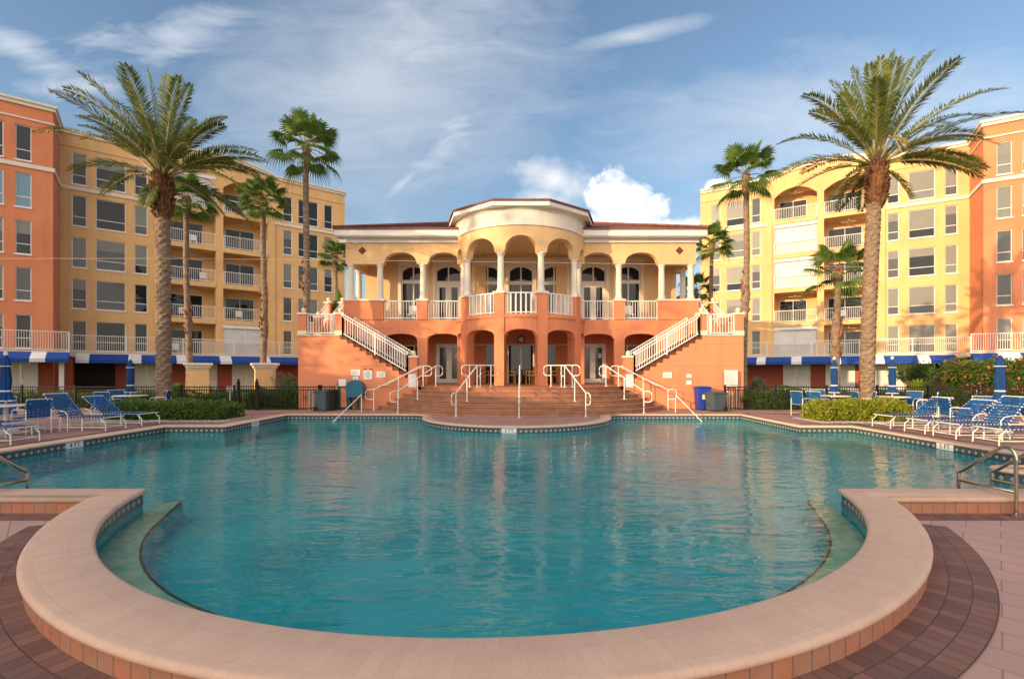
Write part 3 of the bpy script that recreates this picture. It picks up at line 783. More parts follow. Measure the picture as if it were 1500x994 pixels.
# ------------------------------------------------------------------ clubhouse (centre line x = CX)
CB = thing('clubhouse', (CX, 24.2, 0), 'orange and pale yellow clubhouse with curved columned balcony and red tile roof', 'clubhouse')
def TC(x, y, z): return (CX + x, y, z)
WY = 23.5; BY = 26.0; BC = 24.2; BR = 3.2
TZ = 1.0; F2 = 4.17; SP = 6.9
def Tw(u, w, z): return (CX + u, WY - w, z)                        # wing wall plane, w outward
def Tb(u, w, z): a = u / BR; return (CX + (BR + w) * math.sin(a), BC - (BR + w) * math.cos(a), z)   # bow, u = arc length
def arcade(mb, u0, u1, z0, z1, ops, t=.35, mi=0, du=.12):
    br = sorted({u0, u1} | {o[0] for o in ops} | {o[1] for o in ops}); us = []
    for a, b in zip(br[:-1], br[1:]):
        n = max(1, math.ceil((b - a) / du)); us += [(a + (b - a) * i / n, a + (b - a) * (i + 1) / n) for i in range(n)]
    def q(a, b, za, zb, w):
        mb.poly([(a, w, za[0]), (b, w, za[1]), (b, w, zb[1]), (a, w, zb[0])], mi)
    for a, b in us:
        m_ = (a + b) / 2; o = next((o for o in ops if o[0] < m_ < o[1]), None)
        if not o:
            q(a, b, (z0, z0), (z1, z1), 0); q(a, b, (z0, z0), (z1, z1), -t)
        else:
            oa, ob, zb, zs, za = o; c = (oa + ob) / 2; h = (ob - oa) / 2
            f = lambda x: zs + (za - zs) * math.sqrt(max(0, 1 - min(1, abs((x - c) / h)) ** 2.3))
            q(a, b, (f(a), f(b)), (z1, z1), 0); q(a, b, (f(a), f(b)), (z1, z1), -t)
            mb.poly([(a, 0, f(a)), (b, 0, f(b)), (b, -t, f(b)), (a, -t, f(a))], mi)
            if zb > z0: q(a, b, (z0, z0), (zb, zb), 0); q(a, b, (z0, z0), (zb, zb), -t); mb.poly([(a, 0, zb), (b, 0, zb), (b, -t, zb), (a, -t, zb)], mi)
        mb.poly([(a, 0, z1), (b, 0, z1), (b, -t, z1), (a, -t, z1)], mi)
        if z0 > TZ + .1 and not o: mb.poly([(a, 0, z0), (b, 0, z0), (b, -t, z0), (a, -t, z0)], mi)
    for o in ops:
        for u in o[:2]:
            lo_ = max(z0, o[2])
            if o[3] > lo_: mb.poly([(u, 0, lo_), (u, -t, lo_), (u, -t, o[3]), (u, 0, o[3])], mi)
    for u in (u0, u1): mb.poly([(u, 0, z0), (u, -t, z0), (u, -t, z1), (u, 0, z1)], mi)
A1, A2 = R(17.2), R(56); A3 = R(79)
pw = .225
# bow: orange lower storey
m = MB(Tb)
ops = [(-BR * A1 + pw, BR * A1 - pw, TZ, 3.2, 3.5)]
for s in (-1, 1):
    ops.append(tuple(sorted((s * (BR * A1 + pw), s * (BR * A2 - pw)))) + (TZ, 3.2, 3.5))
    ops.append(tuple(sorted((s * (BR * A2 + pw), s * (BR * A3 - .12)))) + (TZ, 3.2, 3.45))
arcade(m, -BR * A3 - .1, BR * A3 + .1, TZ, F2 - .02, ops, .4)
m.build('bow_wall', M['orange'], CB)
m = MB(Tb); n = 40
for i in range(n):
    a = -BR * A3 + 2 * BR * A3 * i / n; b = -BR * A3 + 2 * BR * A3 * (i + 1) / n
    m.poly([(a, .05, F2 - .16), (b, .05, F2 - .16), (b, .05, F2), (a, .05, F2)]); m.poly([(a, .05, F2), (b, .05, F2), (b, -.4, F2), (a, -.4, F2)])
    m.poly([(a, .05, F2 - .16), (b, .05, F2 - .16), (b, .0, F2 - .16), (a, .0, F2 - .16)])
m.build('balcony_edge', M['orange'], CB)
# wings
for s in (-1, 1):
    m = MB(Tw)
    e = lambda a, b: tuple(sorted((s * a, s * b)))
    arcade(m, *e(2.95, 8.66), TZ - 1.0, F2, [e(3.0, 4.6) + (TZ - 1.0, 3.2, 3.48), e(5.1, 6.76) + (TZ - 1.0, 3.2, 3.48)], .35)
    m.build('lower_arcade', M['orange_g'], CB)
    m = MB(Tw); m.box(*e(6.76, 8.72), -.36, .05, F2 + .001, 5.08); m.build('parapet', M['orange'], CB)
    m = MB(TC); m.box(*e(8.36, 8.70), WY + .361, BY - .05, TZ - 1.0, 5.08); m.build('side_parapet', M['orange'], CB)
    m = MB(Tw); m.box(*e(6.70, 8.78), -.42, .10, 5.081, 5.17); m.box(*e(8.34, 8.78), -2.4, -.421, 5.081, 5.17); m.build('parapet_cap', M['cap'], CB)
    m = MB(Tw)
    arcade(m, *e(2.95, 8.62), SP, 8.12, [e(3.0, 4.6) + (0, SP, 7.47), e(5.1, 6.76) + (0, SP, 7.47)], .35)
    m.build('upper_arcade', M['yellow_club'], CB)
    m = MB(TC); m.box(*e(8.27, 8.62), WY + .351, BY - .01, SP, 8.12); m.build('side_lintel', M['yellow_club'], CB)
    # pedestals between railings
    for x in (4.85,):
        m = MB(Tw); m.box(*e(x - .25, x + .25), -.36, .06, F2 + .001, 5.08); m.build('pedestal', M['orange'], CB)
        m = MB(Tw); m.box(*e(x - .30, x + .30), -.41, .11, 5.081, 5.17); m.build('pedestal_cap', M['cap'], CB)
    m = MB(Tw); m.box(*e(2.72, 3.0), -.36, .06, F2 + .001, 5.08); m.build('pedestal', M['orange'], CB)
    m = MB(Tw); m.box(*e(2.68, 3.04), -.41, .11, 5.081, 5.17); m.build('pedestal_cap', M['cap'], CB)
    for a, b in ((3.0, 4.6), (5.1, 6.76)):
        m = MB(); x0, x1 = e(a + .03, b - .03); railing(m, TC(x0, WY + .15, F2), TC(x1, WY + .15, F2), .93, .125); m.build('railing', M['metal_white'], CB)
    # diamond
    m = MB(Tw); c = s * 7.80; r = .20; zz = 1.65 + (543 - 367) / 700 * 23.5
    a = [m.p(c + dx_, .012, zz + dz_) for dx_, dz_ in ((-r, 0), (0, -r), (r, 0), (0, r))]; m.face(a)
    b = [m.p(c + dx_, .001, zz + dz_) for dx_, dz_ in ((-r, 0), (0, -r), (r, 0), (0, r))]
    for i in range(4): m.face((a[i], a[(i + 1) % 4], b[(i + 1) % 4], b[i]))
    m.build('diamond_tile', M['darkbrown'], CB)
    # eaves and roof
    m = MB(TC)
    ya, yb, xe = WY - .55, 36.0, 8.96
    x0, x1 = e(3.0, xe); m.box(x0, x1, ya, ya + .14, 8.16, 8.43)
    x0, x1 = e(xe - .14, xe); m.box(x0, x1, ya + .141, yb, 8.16, 8.43)
    x0, x1 = e(3.0, xe - .02); m.box(x0, x1, ya + .05, BY, 8.12, 8.16)
    x0, x1 = e(2.95, 8.72); m.box(x0, x1, WY - .12, WY - .002, 7.93, 8.119); m.box(*e(8.625, 8.72), WY, BY, 7.93, 8.119)
    m.build('fascia', M['white'], CB)
    # hipped tiled roof, ribs as real geometry
    m = MB(TC); rise = .35; nseg = 62
    def rz(x, y):
        return 8.44 + rise * max(0, min(xe + .05 - abs(x), y - ya + .05, yb - y))
    xs = [3.0 + (xe + .05 - 3.0) * i / (nseg * 2) for i in range(nseg * 2 + 1)]
    for i in range(len(xs) - 1):
        a, b = xs[i], xs[i + 1]; h0 = .0 + (.055 if i % 2 else 0); h1 = (.055 if not i % 2 else 0)
        ym = lambda x: min(ya - .05 + (xe + .05 - x), 29.5)
        y0 = ya - .05
        def zz_(x, y): return 8.44 + rise * (y - y0)
        k = 7
        for j in range(k):
            ta, tb = j / k, (j + 1) / k
            ya0, ya1 = y0 + (ym(a) - y0) * ta, y0 + (ym(a) - y0) * tb; yb0, yb1 = y0 + (ym(b) - y0) * ta, y0 + (ym(b) - y0) * tb
            m.poly([(s * a, ya0, zz_(a, ya0) + h0 + .05), (s * b, yb0, zz_(b, yb0) + h1 + .05), (s * b, yb1, zz_(b, yb1) + h1), (s * a, ya1, zz_(a, ya1) + h0)])
        m.poly([(s * a, y0, 8.43), (s * b, y0, 8.43), (s * b, y0, 8.49 + h1), (s * a, y0, 8.49 + h0)])
    # side slope and back
    m.poly([(s * (xe + .05), ya - .05, 8.47), (s * (xe + .05), 36, 8.47), (s * 3, 31, 10.4), (s * 3, ya - .05 + xe - 2.95, 8.44 + rise * (xe - 2.95))])
    m.poly([(s * 3, 29, 10.4), (0, 29, 10.4), (0, 36, 10.2), (s * 3, 36, 10.2)])
    # hip ridge tiles
    m.tube([(s * (xe + .05 - t_), ya - .05 + t_, 8.53 + rise * t_) for t_ in (0, 1.2, 2.5, 4, 5.6)], .085, 8)
    m.build('tiled_roof', M['roof'], CB)
    # columns of the wing
    for x, y in ((8.42, WY + .18), (6.97, WY + .18), (4.85, WY + .18), (2.84, WY + .18), (8.42, WY + 1.35)):
        m = MB(TC); c_ = s * x
        m.lathe([(.20, 5.171), (.20, 5.25), (.165, 5.29), (.165, 5.34), (.15, 5.38), (.15, 6.0), (.135, 6.72), (.155, 6.75), (.155, 6.80), (.19, 6.84), (.19, 6.899)], c_, y, 20)
        m.build('column', M['trim'], CB, smooth=False)
    # back walls of the wing
    m = MB(lambda u, w, z: (CX + u, BY - w, z))
    cells(m, *e(1.9, 8.45), 0.9, 8.2, [e(3.25, 4.62) + (F2, 7.35), e(5.2, 6.5) + (F2 + .2, 7.35), e(3.22, 4.6) + (TZ, 3.12), e(5.2, 6.4) + (TZ + .1, 3.05)], .12)
    m.build('hall_wall', M['yellow_club'], CB)
    m = MB(lambda u, w, z: (CX + u, BY - w, z))
    cells(m, *e(1.9, 8.45), 0.9, F2 - .3, [e(3.22, 4.6) + (TZ, 3.12), e(5.2, 6.4) + (TZ + .1, 3.05)], .12, w=.03)
    m.build('lower_hall_wall', M['orange'], CB)
    m = MB(TC); x = s * 8.45; m.poly([(x, BY, 0), (x, 36, 0), (x, 36, 8.3), (x, BY, 8.3)]); m.build('side_wall', M['yellow_club'], CB)
    # floors, ceilings
    m = MB(TC); m.box(*e(2.0, 8.45), WY + .36, BY - .01, F2 - .25, F2 - .01); m.build('gallery_floor', M['cap'], CB)
    m = MB(TC); m.box(*e(2.0, 8.45), WY + .36, BY - .01, 7.95, 8.05); m.build('gallery_ceiling', M['yellow_club'], CB)
# bow back wall, floor and ceiling
m = MB(lambda u, w, z: (CX + u, BY - w, z))
cells(m, -1.9, 1.9, F2 - .3, 8.6, [(-.66, .66, F2, 7.35), (1.15, 1.9, F2, 7.35), (-1.9, -1.15, F2, 7.35)], .12); m.build('bow_back_wall', M['yellow_club'], CB)
m = MB(lambda u, w, z: (CX + u, BY - w, z))
cells(m, -1.9, 1.9, .9, F2 - .3, [(-.72, .72, TZ, 3.1), (1.3, 1.9, TZ, 3.1), (-1.9, -1.3, TZ, 3.1)], .12, w=.03); m.build('bow_back_wall', M['orange'], CB)
half = [(-(BR - .1) * math.sin(R(90 - 180 * i / 30)), BC - (BR - .1) * math.cos(R(90 - 180 * i / 30))) for i in range(31)]
def bowpoly(r): return [(r * math.sin(R(-90 + 180 * i / 30)), BC - r * math.cos(R(-90 + 180 * i / 30))) for i in range(31)] + [(r, BY - .02), (-r, BY - .02)]
m = MB(TC); m.prism([(x, y) for x, y in bowpoly(BR - .405)], F2 - .24, F2 - .02); m.build('balcony_floor', M['cap'], CB)
m = MB(TC); m.prism([(x, y) for x, y in bowpoly(BR - .36)], 8.0, 8.1); m.build('balcony_ceiling', M['yellow_club'], CB)
# bow piers, caps, columns
for s in (-1, 1):
    for A in (A1, A2):
        m = MB(Tb); c = s * BR * A
        m.box(c - pw, c + pw, -.41, .07, TZ, 5.08); m.build('bow_pier', M['orange'], CB)
        m = MB(Tb); m.box(c - pw - .05, c + pw + .05, -.46, .12, 5.081, 5.17); m.build('pier_cap', M['cap'], CB)
        p = Tb(c, -.17, 0)
        m = MB(); m.lathe([(.20, 5.171), (.20, 5.25), (.165, 5.29), (.165, 5.34), (.15, 5.38), (.15, 6.0), (.135, 6.72), (.155, 6.75), (.155, 6.80), (.19, 6.84), (.19, 6.899)], p[0], p[1], 20)
        m.build('column', M['trim'], CB)
# bow railings (curved)
def curved_rail(a0, a1):
    m = MB(); n = 6
    for i in range(n):
        p, q = Tb(a0 + (a1 - a0) * i / n, -.17, F2), Tb(a0 + (a1 - a0) * (i + 1) / n, -.17, F2)
        railing(m, p, q, .95, .115)
    m.build('curved_railing', M['metal_white'], CB)
curved_rail(-BR * A1 + pw + .02, BR * A1 - pw - .02)
for s in (-1, 1):
    curved_rail(s * (BR * A1 + pw + .02), s * (BR * A2 - pw - .02)); curved_rail(s * (BR * A2 + pw + .02), s * (BR * A3 - .05))
# bow upper wall
m = MB(Tb)
cw = .21
ops = [(-BR * A1 + cw, BR * A1 - cw, 0, SP, 7.62)]
for s in (-1, 1):
    ops.append(tuple(sorted((s * (BR * A1 + cw), s * (BR * A2 - cw)))) + (0, SP, 7.62))
    ops.append(tuple(sorted((s * (BR * A2 + cw), s * (BR * A3 - .12)))) + (0, SP, 7.5))
arcade(m, -BR * R(88), BR * R(88), SP, 8.1, ops, .35, du=.09)
m.build('bow_upper_wall', M['yellow_club'], CB)
m = MB(Tb); U = BR * R(100); n = 60
for i in range(n):
    a, b = -U + 2 * U * i / n, -U + 2 * U * (i + 1) / n
    pr = [(0.0, 8.04), (.06, 8.06), (.06, 8.14), (.03, 8.15), (.03, 8.72), (.08, 8.76), (.10, 8.84), (-.1, 8.84)]
    for j in range(len(pr) - 1): m.poly([(a, pr[j][0], pr[j][1]), (b, pr[j][0], pr[j][1]), (b, pr[j + 1][0], pr[j + 1][1]), (a, pr[j + 1][0], pr[j + 1][1])])
m.build('frieze', M['trim'], CB)
oct_ = [(-3.60, 26.6), (-3.60, 24.0), (-3.12, 22.2), (-1.24, 20.72), (1.24, 20.72), (3.12, 22.2), (3.60, 24.0), (3.60, 26.6)]
m = MB(TC); m.prism(oct_, 8.83, 9.02); m.build('bow_eave', M['white'], CB)
m = MB(TC)
def scale_(p, k, d=0): return ((p[0]) * k, 24.8 + (p[1] - 24.8) * k)
o1 = [scale_(p, 1.015) for p in oct_]; o2 = [scale_(p, .30) for p in oct_]
for i in range(7):
    a, b = Vector(o1[i]), Vector(o1[i + 1]); c, d = Vector(o2[i]), Vector(o2[i + 1]); k = max(2, int((b - a).length / .11)) * 2
    for j in range(k):
        t0, t1 = j / k, (j + 1) / k; h0 = .045 * (j % 2); h1 = .045 * ((j + 1) % 2)
        p0, p1, q0, q1 = a.lerp(b, t0), a.lerp(b, t1), c.lerp(d, t0), c.lerp(d, t1)
        m.poly([(*p0, 9.07 + h0), (*p1, 9.07 + h1), (*q1, 9.85 + h1), (*q0, 9.85 + h0)]); m.poly([(*p0, 9.021), (*p1, 9.021), (*p1, 9.07 + h1), (*p0, 9.07 + h0)])
m.poly([(*p, 9.86) for p in o2])
m.build('bow_roof', M['roof'], CB)
# tall arched windows and doors of the hall, upper storey
def arched_window(c, hw, z0, z1, Y, name='arched_window', doubledoor=False, arch=True, surround=True):
    T = lambda u, w, z: (CX + c + u, Y - w, z)
    m = MB(T); fw = .06
    zt1 = z0 + (z1 - z0) * .68; zt2 = zt1 + .20
    m.box(-hw, -hw + fw, -.09, -.03, z0, z1); m.box(hw - fw, hw, -.09, -.03, z0, z1); m.box(-.035, .035, -.09, -.03, z0, z1)
    m.box(-hw + fw, hw - fw, -.089, -.025, zt1, zt2); m.box(-hw + fw, hw - fw, -.089, -.031, z1 - fw, z1)
    if arch:   # spandrels filling the arch head
        n = 10
        f = lambda x: z1 - .06 - .32 * (abs(x) / hw) ** 2.6
        for i in range(n):
            x0, x1 = -hw + 2 * hw * i / n, -hw + 2 * hw * (i + 1) / n
            m.poly([(x0, -.045, f(x0)), (x1, -.045, f(x1)), (x1, -.045, z1), (x0, -.045, z1)])
    if doubledoor:
        for a, b in ((-hw + fw, -.035), (.035, hw - fw)):
            m.box(a, a + .12, -.088, -.035, z0, zt1); m.box(b - .12, b, -.088, -.035, z0, zt1); m.box(a + .12, b - .12, -.088, -.035, z0, z0 + .22); m.box(a + .12, b - .12, -.088, -.035, zt1 - .14, zt1)
    o = m.build(name, M['trim'], CB)
    g = MB(T); g.poly([(-hw, -.07, z0), (hw, -.07, z0), (hw, -.07, z1), (-hw, -.07, z1)]); g.build('pane', M['glass'], o)
    if surround:
        m = MB(T); m.box(-hw - .18, -hw - .01, .002, .04, z0, z1 + .45); m.box(hw + .01, hw + .18, .002, .04, z0, z1 + .45); m.box(-hw - .01, hw + .01, .002, .04, z1 + .02, z1 + .45)
        m.build('surround', M['cap'], o)
    if doubledoor:
        m = MB(T)
        for k in (-.07, .05): m.box(k, k + .02, -.035, .02, z0 + .95, z0 + 1.25)
        m.build('handle', M['steel'], o)
    return o
arched_window(0, .66, F2, 7.35, BY)
for s in (-1, 1):
    arched_window(s * 1.81, .66, F2, 7.35, BY)
    arched_window(s * 3.94, .68, F2, 7.35, BY, 'balcony_door', True)
    arched_window(s * 5.85, .65, F2 + .2, 7.35, BY)
# lower storey doors and sliding windows
def slide(c, hw, z0, z1, dd=False):
    T = lambda u, w, z: (CX + c + u, BY - w, z)
    m = MB(T); fw = .06
    m.box(-hw, -hw + fw, -.09, .05, z0, z1); m.box(hw - fw, hw, -.09, .05, z0, z1); m.box(-.04, .04, -.09, .0, z0, z1); m.box(-hw + fw, hw - fw, -.089, .049, z1 - fw, z1)
    if dd:
        for a, b in ((-hw + fw, -.04), (.04, hw - fw)):
            m.box(a, a + .11, -.088, -.02, z0, z1 - fw); m.box(b - .11, b, -.088, -.02, z0, z1 - fw); m.box(a + .11, b - .11, -.088, -.02, z0, z0 + .22); m.box(a + .11, b - .11, -.088, -.02, z1 - .2, z1 - fw)
    o = m.build('french_door' if dd else 'sliding_window', M['white'], CB)
    g = MB(T); g.poly([(-hw, -.06, z0), (hw, -.06, z0), (hw, -.06, z1), (-hw, -.06, z1)]); g.build('pane', M['glass'] if not dd else M['glass_c'], o)
    if dd:
        m = MB(T)
        for k in (-.07, .05): m.box(k, k + .02, -.02, .03, z0 + .85, z0 + 1.15)
        m.build('handle', M['steel'], o)
        m = MB(T); m.box(.32, .48, -.0595, -.055, z0 + 1.35, z0 + 1.6); m.build('notice', M['signwhite'], o)
slide(0, .72, TZ, 3.1)
for s in (-1, 1): slide(s * 1.95, .65, TZ, 3.1); slide(s * 3.91, .69, TZ, 3.12, True); slide(s * 5.8, .6, TZ + .1, 3.05)
# wall lamps inside gallery
# terrace and curved steps
SC = 24.07
def stepring(r): return [(r * math.sin(R(a)), SC - r * math.cos(R(a))) for a in range(-88, 89, 2)]
def clip(r, ylim=20.6, xl=4.44):
    pts = []
    a_max = math.degrees(math.acos(max(-1, min(1, (SC - ylim) / r))))
    a_max = min(a_max, 88)
    return [(r * math.sin(R(-a_max + 2 * a_max * i / 60)), SC - r * math.cos(R(-a_max + 2 * a_max * i / 60))) for i in range(61)]
ST = thing('curved_steps', (CX, 20.5, 0), 'wide curved terracotta tiled steps rising from pool deck to clubhouse arcade', 'steps')
for k in range(6):
    r = 7.07 - .30 * k; z = TZ / 6 * (k + 1)
    pts = clip(r); rin = clip(r - .045)
    m = MB(TC)
    s_ = 0
    for i in range(60):
        a, b = pts[i], pts[i + 1]; L_ = math.dist(a, b)
        a2, b2 = rin[i], rin[i + 1]; zl = z - .032
        m.poly([(*a2, z - TZ / 6), (*b2, z - TZ / 6), (*b2, zl), (*a2, zl)], 0, [(s_, 0), (s_ + L_, 0), (s_ + L_, .166), (s_, .166)])
        m.poly([(*a, zl), (*b, zl), (*b, z), (*a, z)], 0, [(s_, .02), (s_ + L_, .02), (s_ + L_, .05), (s_, .05)])
        m.poly([(*a, zl), (*b, zl), (*b2, zl), (*a2, zl)], 0, [(s_, .02), (s_ + L_, .02), (s_ + L_, .05), (s_, .05)]); s_ += L_
    inner = clip(7.07 - .30 * (k + 1)) if k < 5 else None
    if inner:
        s_ = 0
        for i in range(60):
            a, b, c, d = pts[i], pts[i + 1], inner[i + 1], inner[i]; L_ = math.dist(a, b)
            m.poly([(*a, z), (*b, z), (*c, z), (*d, z)], 0, [(s_, 0), (s_ + L_, 0), (s_ + L_, .3), (s_, .3)]); s_ += L_
    else:
        m.sheet(pts + [(8.3, 20.61), (8.3, BY), (-8.3, BY), (-8.3, 20.61)], z)
    m.build('step' if k < 5 else 'terrace_floor', M['steps'] if k < 5 else M['terrace'], ST)
# side stair blocks
NS = 13; TR = .28; RS = (3.18 - TZ) / NS; X0 = 4.16
names = {-1: 'left', 1: 'right'}
for s in (-1, 1):
    side_w = 'left' if s < 0 else 'right'
    G = thing('side_staircase', (CX + s * 7, 21.3, 0), 'orange side staircase with white sloping railing, %s of curved steps' % ('shaded one left' if s < 0 else 'sunlit one right'), 'staircase')
    YF, YBk = 20.6, 22.15
    prof_ = [(4.44, 0), (9.6, 0), (9.6, 3.18), (X0 + NS * TR, 3.18)]
    for k in range(NS - 1, 0, -1):
        x = X0 + k * TR; prof_ += [(x, TZ + RS * (k + 1) - .001), (x, TZ + RS * k)] if False else []
    # solid body stepped
    m = MB(TC)
    def bx(a, b, z0, z1, y0=YF, y1=YBk): x0, x1 = sorted((s * a, s * b)); m.box(x0, x1, y0, y1, z0, z1)
    pts = [(4.44, 0), (9.6, 0), (9.6, 3.16), (X0 + NS * TR, 3.16)]
    for k in range(NS - 1, 0, -1):
        x = X0 + k * TR
        if x < 4.45: break
        pts += [(x + TR, TZ + RS * (k + 1) - .03), (x, TZ + RS * (k + 1) - .03)] if x > 4.44 else []
    pts += [(4.44, pts[-1][1])]
    cln = []
    for p in pts:
        if not cln or math.dist(p, cln[-1]) > 1e-4: cln.append(p)
    n = len(cln)
    fr_ = [m.p(s * x, YF, z) for x, z in cln]; bk_ = [m.p(s * x, YBk, z) for x, z in cln]
    for t in tessellate_polygon([[Vector((x, z, 0)) for x, z in cln]]): m.face([fr_[i] for i in t]); m.face([bk_[i] for i in t])
    for i in range(n): m.face((fr_[i], fr_[(i + 1) % n], bk_[(i + 1) % n], bk_[i]))
    m.build('stair_wall', M['orange_g'], G)
    m = MB(TC)
    for k in range(1, NS):
        a, b = X0 + k * TR, X0 + (k + 1) * TR; zt_ = TZ + RS * (k + 1)
        if a < 4.3: continue
        bx(max(a, 4.445) - .02, b - .021, zt_ - .029, zt_, YF - .04, YBk)
        bx(b - .02, b + .0, zt_ - .029, zt_ + RS - .03, YF - .035, YBk)
        # dark tiled tread ends
        bx(max(a, 4.445), b - .001 - .02, zt_ - .16, zt_ - .03, YF - .03, YF - .001)
    m.build('treads', M['darkbrown'], G)
    m = MB(TC); bx(X0 + NS * TR, 9.62, 3.161, 3.20, YF - .05, YBk); m.build('landing', M['cap'], G)
    # newel posts with caps and balls
    def newel(x, y, z0, z1, w=.17):
        m = MB(TC); m.box(s * x - w, s * x + w, y - w, y + w, z0, z1); o = m.build('newel_post', M['orange'], G)
        m = MB(TC); m.box(s * x - w - .04, s * x + w + .04, y - w - .04, y + w + .04, z1, z1 + .09); m.build('cap', M['cap'], o)
        m = MB(TC); m.lathe([(.06, z1 + .09), (.05, z1 + .12), (.085, z1 + .15), (.105, z1 + .21), (.08, z1 + .28), (.01, z1 + .31)], s * x, y, 14); m.build('ball', M['cap'], o, smooth=True)
        if z0 > 2: m = MB(TC); m.box(s * x - w - .02, s * x + w + .02, y - w - .02, y + w + .02, z0 + .01, z0 + .20); m.build('base', M['cap'], o)
    newel(X0 + NS * TR + .03, YF + .14, 3.18, 4.08); newel(9.42, YF + .14, 3.18, 4.08)
    newel(4.66, YF + .16, 0.0, 2.22, .20)
    m = MB(); railing(m, TC(s * (X0 + NS * TR + .22), YF + .12, 3.2), TC(s * 9.24, YF + .12, 3.2), .9, .12); m.build('landing_railing', M['metal_white'], G)
    for yy in (YF - .075, YBk - .1):
        m = MB(); a = Vector(TC(s * (X0 + NS * TR - .15), yy, 3.16)); b = Vector(TC(s * 4.88, yy, TZ + RS * 3 + .02))
        railing(m, a, b, .93, .12, low=.10, post_every=1.6); railing(m, a, b, .80, 50, low=.8); m.build('stair_railing', M['metal_white'], G)
    # second flight, going back up to the gallery
    m = MB(TC)
    for k in range(6):
        x0, x1 = sorted((s * 8.74, s * 9.6)); m.box(x0, x1, YBk + .001 + k * .28, YBk + (k + 1) * .28, 0, 3.18 + .165 * (k + 1))
    x0, x1 = sorted((s * 8.74, s * 9.9)); m.box(x0, x1, YBk + 1.70, 25.9, 0, F2)
    m.build('upper_flight', M['orange_g'], G)
    newel(9.42, YBk + .1, 3.18, 4.10, .15); newel(9.65, 24.0, F2 - .1, F2 + .85, .15); newel(8.95, 24.0, F2 - .1, F2 + .85, .13)
    m = MB(); railing(m, TC(s * 9.5, YBk + .2, 3.3), TC(s * 9.6, 23.9, F2), .95, .12); railing(m, TC(s * 8.85, YBk + .2, 3.3), TC(s * 8.9, 23.9, F2), .95, .12); m.build('upper_railing', M['metal_white'], G)
    # panel box beside the newel
    m = MB(TC); x0, x1 = sorted((s * 4.50, s * 4.84)); m.box(x0, x1, YF - .05, YF - .002, .95, 1.52); m.build('utility_panel', M['shutter'], G)
    # wall mounted rail
    m = MB(TC); pts3 = [(s * 6.1, YF - .1, 1.00), (s * 5.8, YF - .1, 1.03), (s * 4.3, YF - .1, 1.88)]
    m.tube(pts3, .02, 8)
    for t_ in (.1, .5, .9):
        x = s * (5.8 - 1.5 * t_); m.tube([(x, YF - .1, 1.03 + .85 * t_), (x, YF + .0, 1.0 + .85 * t_)], .012, 6)
    m.build('wall_rail', M['metal_white'], G)
# white pipe handrails with looped ends
def pipe_rail(p0, p1, h, label, posts=(.12, .55, .95), rz0=.85):
    a, b = Vector(TC(*p0)), Vector(TC(*p1)); d = b - a; hd = Vector((d.x, d.y, 0)).normalized()
    g = thing('step_handrail', tuple(a), label, 'handrail', 'white pipe handrails on the curved steps')
    up = Vector((0, 0, 1)); m = MB(); r = .021
    A, B = a + up * h, b + up * h; lo_ = .42
    def cap_(P, dirn):   # flat D-loop going outward
        c = P + dirn * .22
        return [P, c, c + dirn * .10 - up * .05, c + dirn * .14 - up * .14, c + dirn * .14 - up * (lo_ - .12), c + dirn * .10 - up * (lo_ - .03), c - up * lo_, P - up * lo_]
    m.tube([tuple(q) for q in cap_(A, -hd)][::-1] + [tuple(q) for q in cap_(B, hd)], r, 8); m.build('rail', M['metal_white'], g)
    for t_ in (0, .5, 1):
        q = a + d * t_; m = MB(); m.tube([tuple(q), tuple(q + up * (h + .0))], r, 8); m.box(q.x - .06, q.x + .06, q.y - .06, q.y + .06, q.z, q.z + .012)
        m.build('post', M['metal_white'], g)
def radial(th, r0, r1): 
    t = R(th); z1 = TZ if r1 < 5.6 else TZ - .16
    return ((r0 * math.sin(t), SC - r0 * math.cos(t), 0.0), (r1 * math.sin(t), SC - r1 * math.cos(t), z1))
for th, lab in ((-.5, 'white pipe handrail at middle of curved steps'), (-19, 'white pipe handrail on curved steps, next left of middle one'), (-42, 'white pipe handrail on left part of curved steps'),
                (19, 'white pipe handrail on curved steps, next right of middle one'), (42, 'white pipe handrail on right part of curved steps')):
    p0, p1 = radial(th, 7.2, 5.35); pipe_rail(p0, p1, .86, lab)
for s in (-1, 1):
    pipe_rail((s * 6.25, 20.3, 0), (s * 4.15, 20.3, 1.0), .86, 'white pipe handrail beside %s staircase wall of curved steps' % ('left' if s < 0 else 'right'))
    t = R(25); pipe_rail((s * 4.9 * math.sin(t), SC - 5.3 * math.cos(t) , TZ), (s * 1.25, SC - 4.2, TZ), .88, 'short white handrail on terrace %s of middle arch, above steps' % ('left' if s < 0 else 'right'))
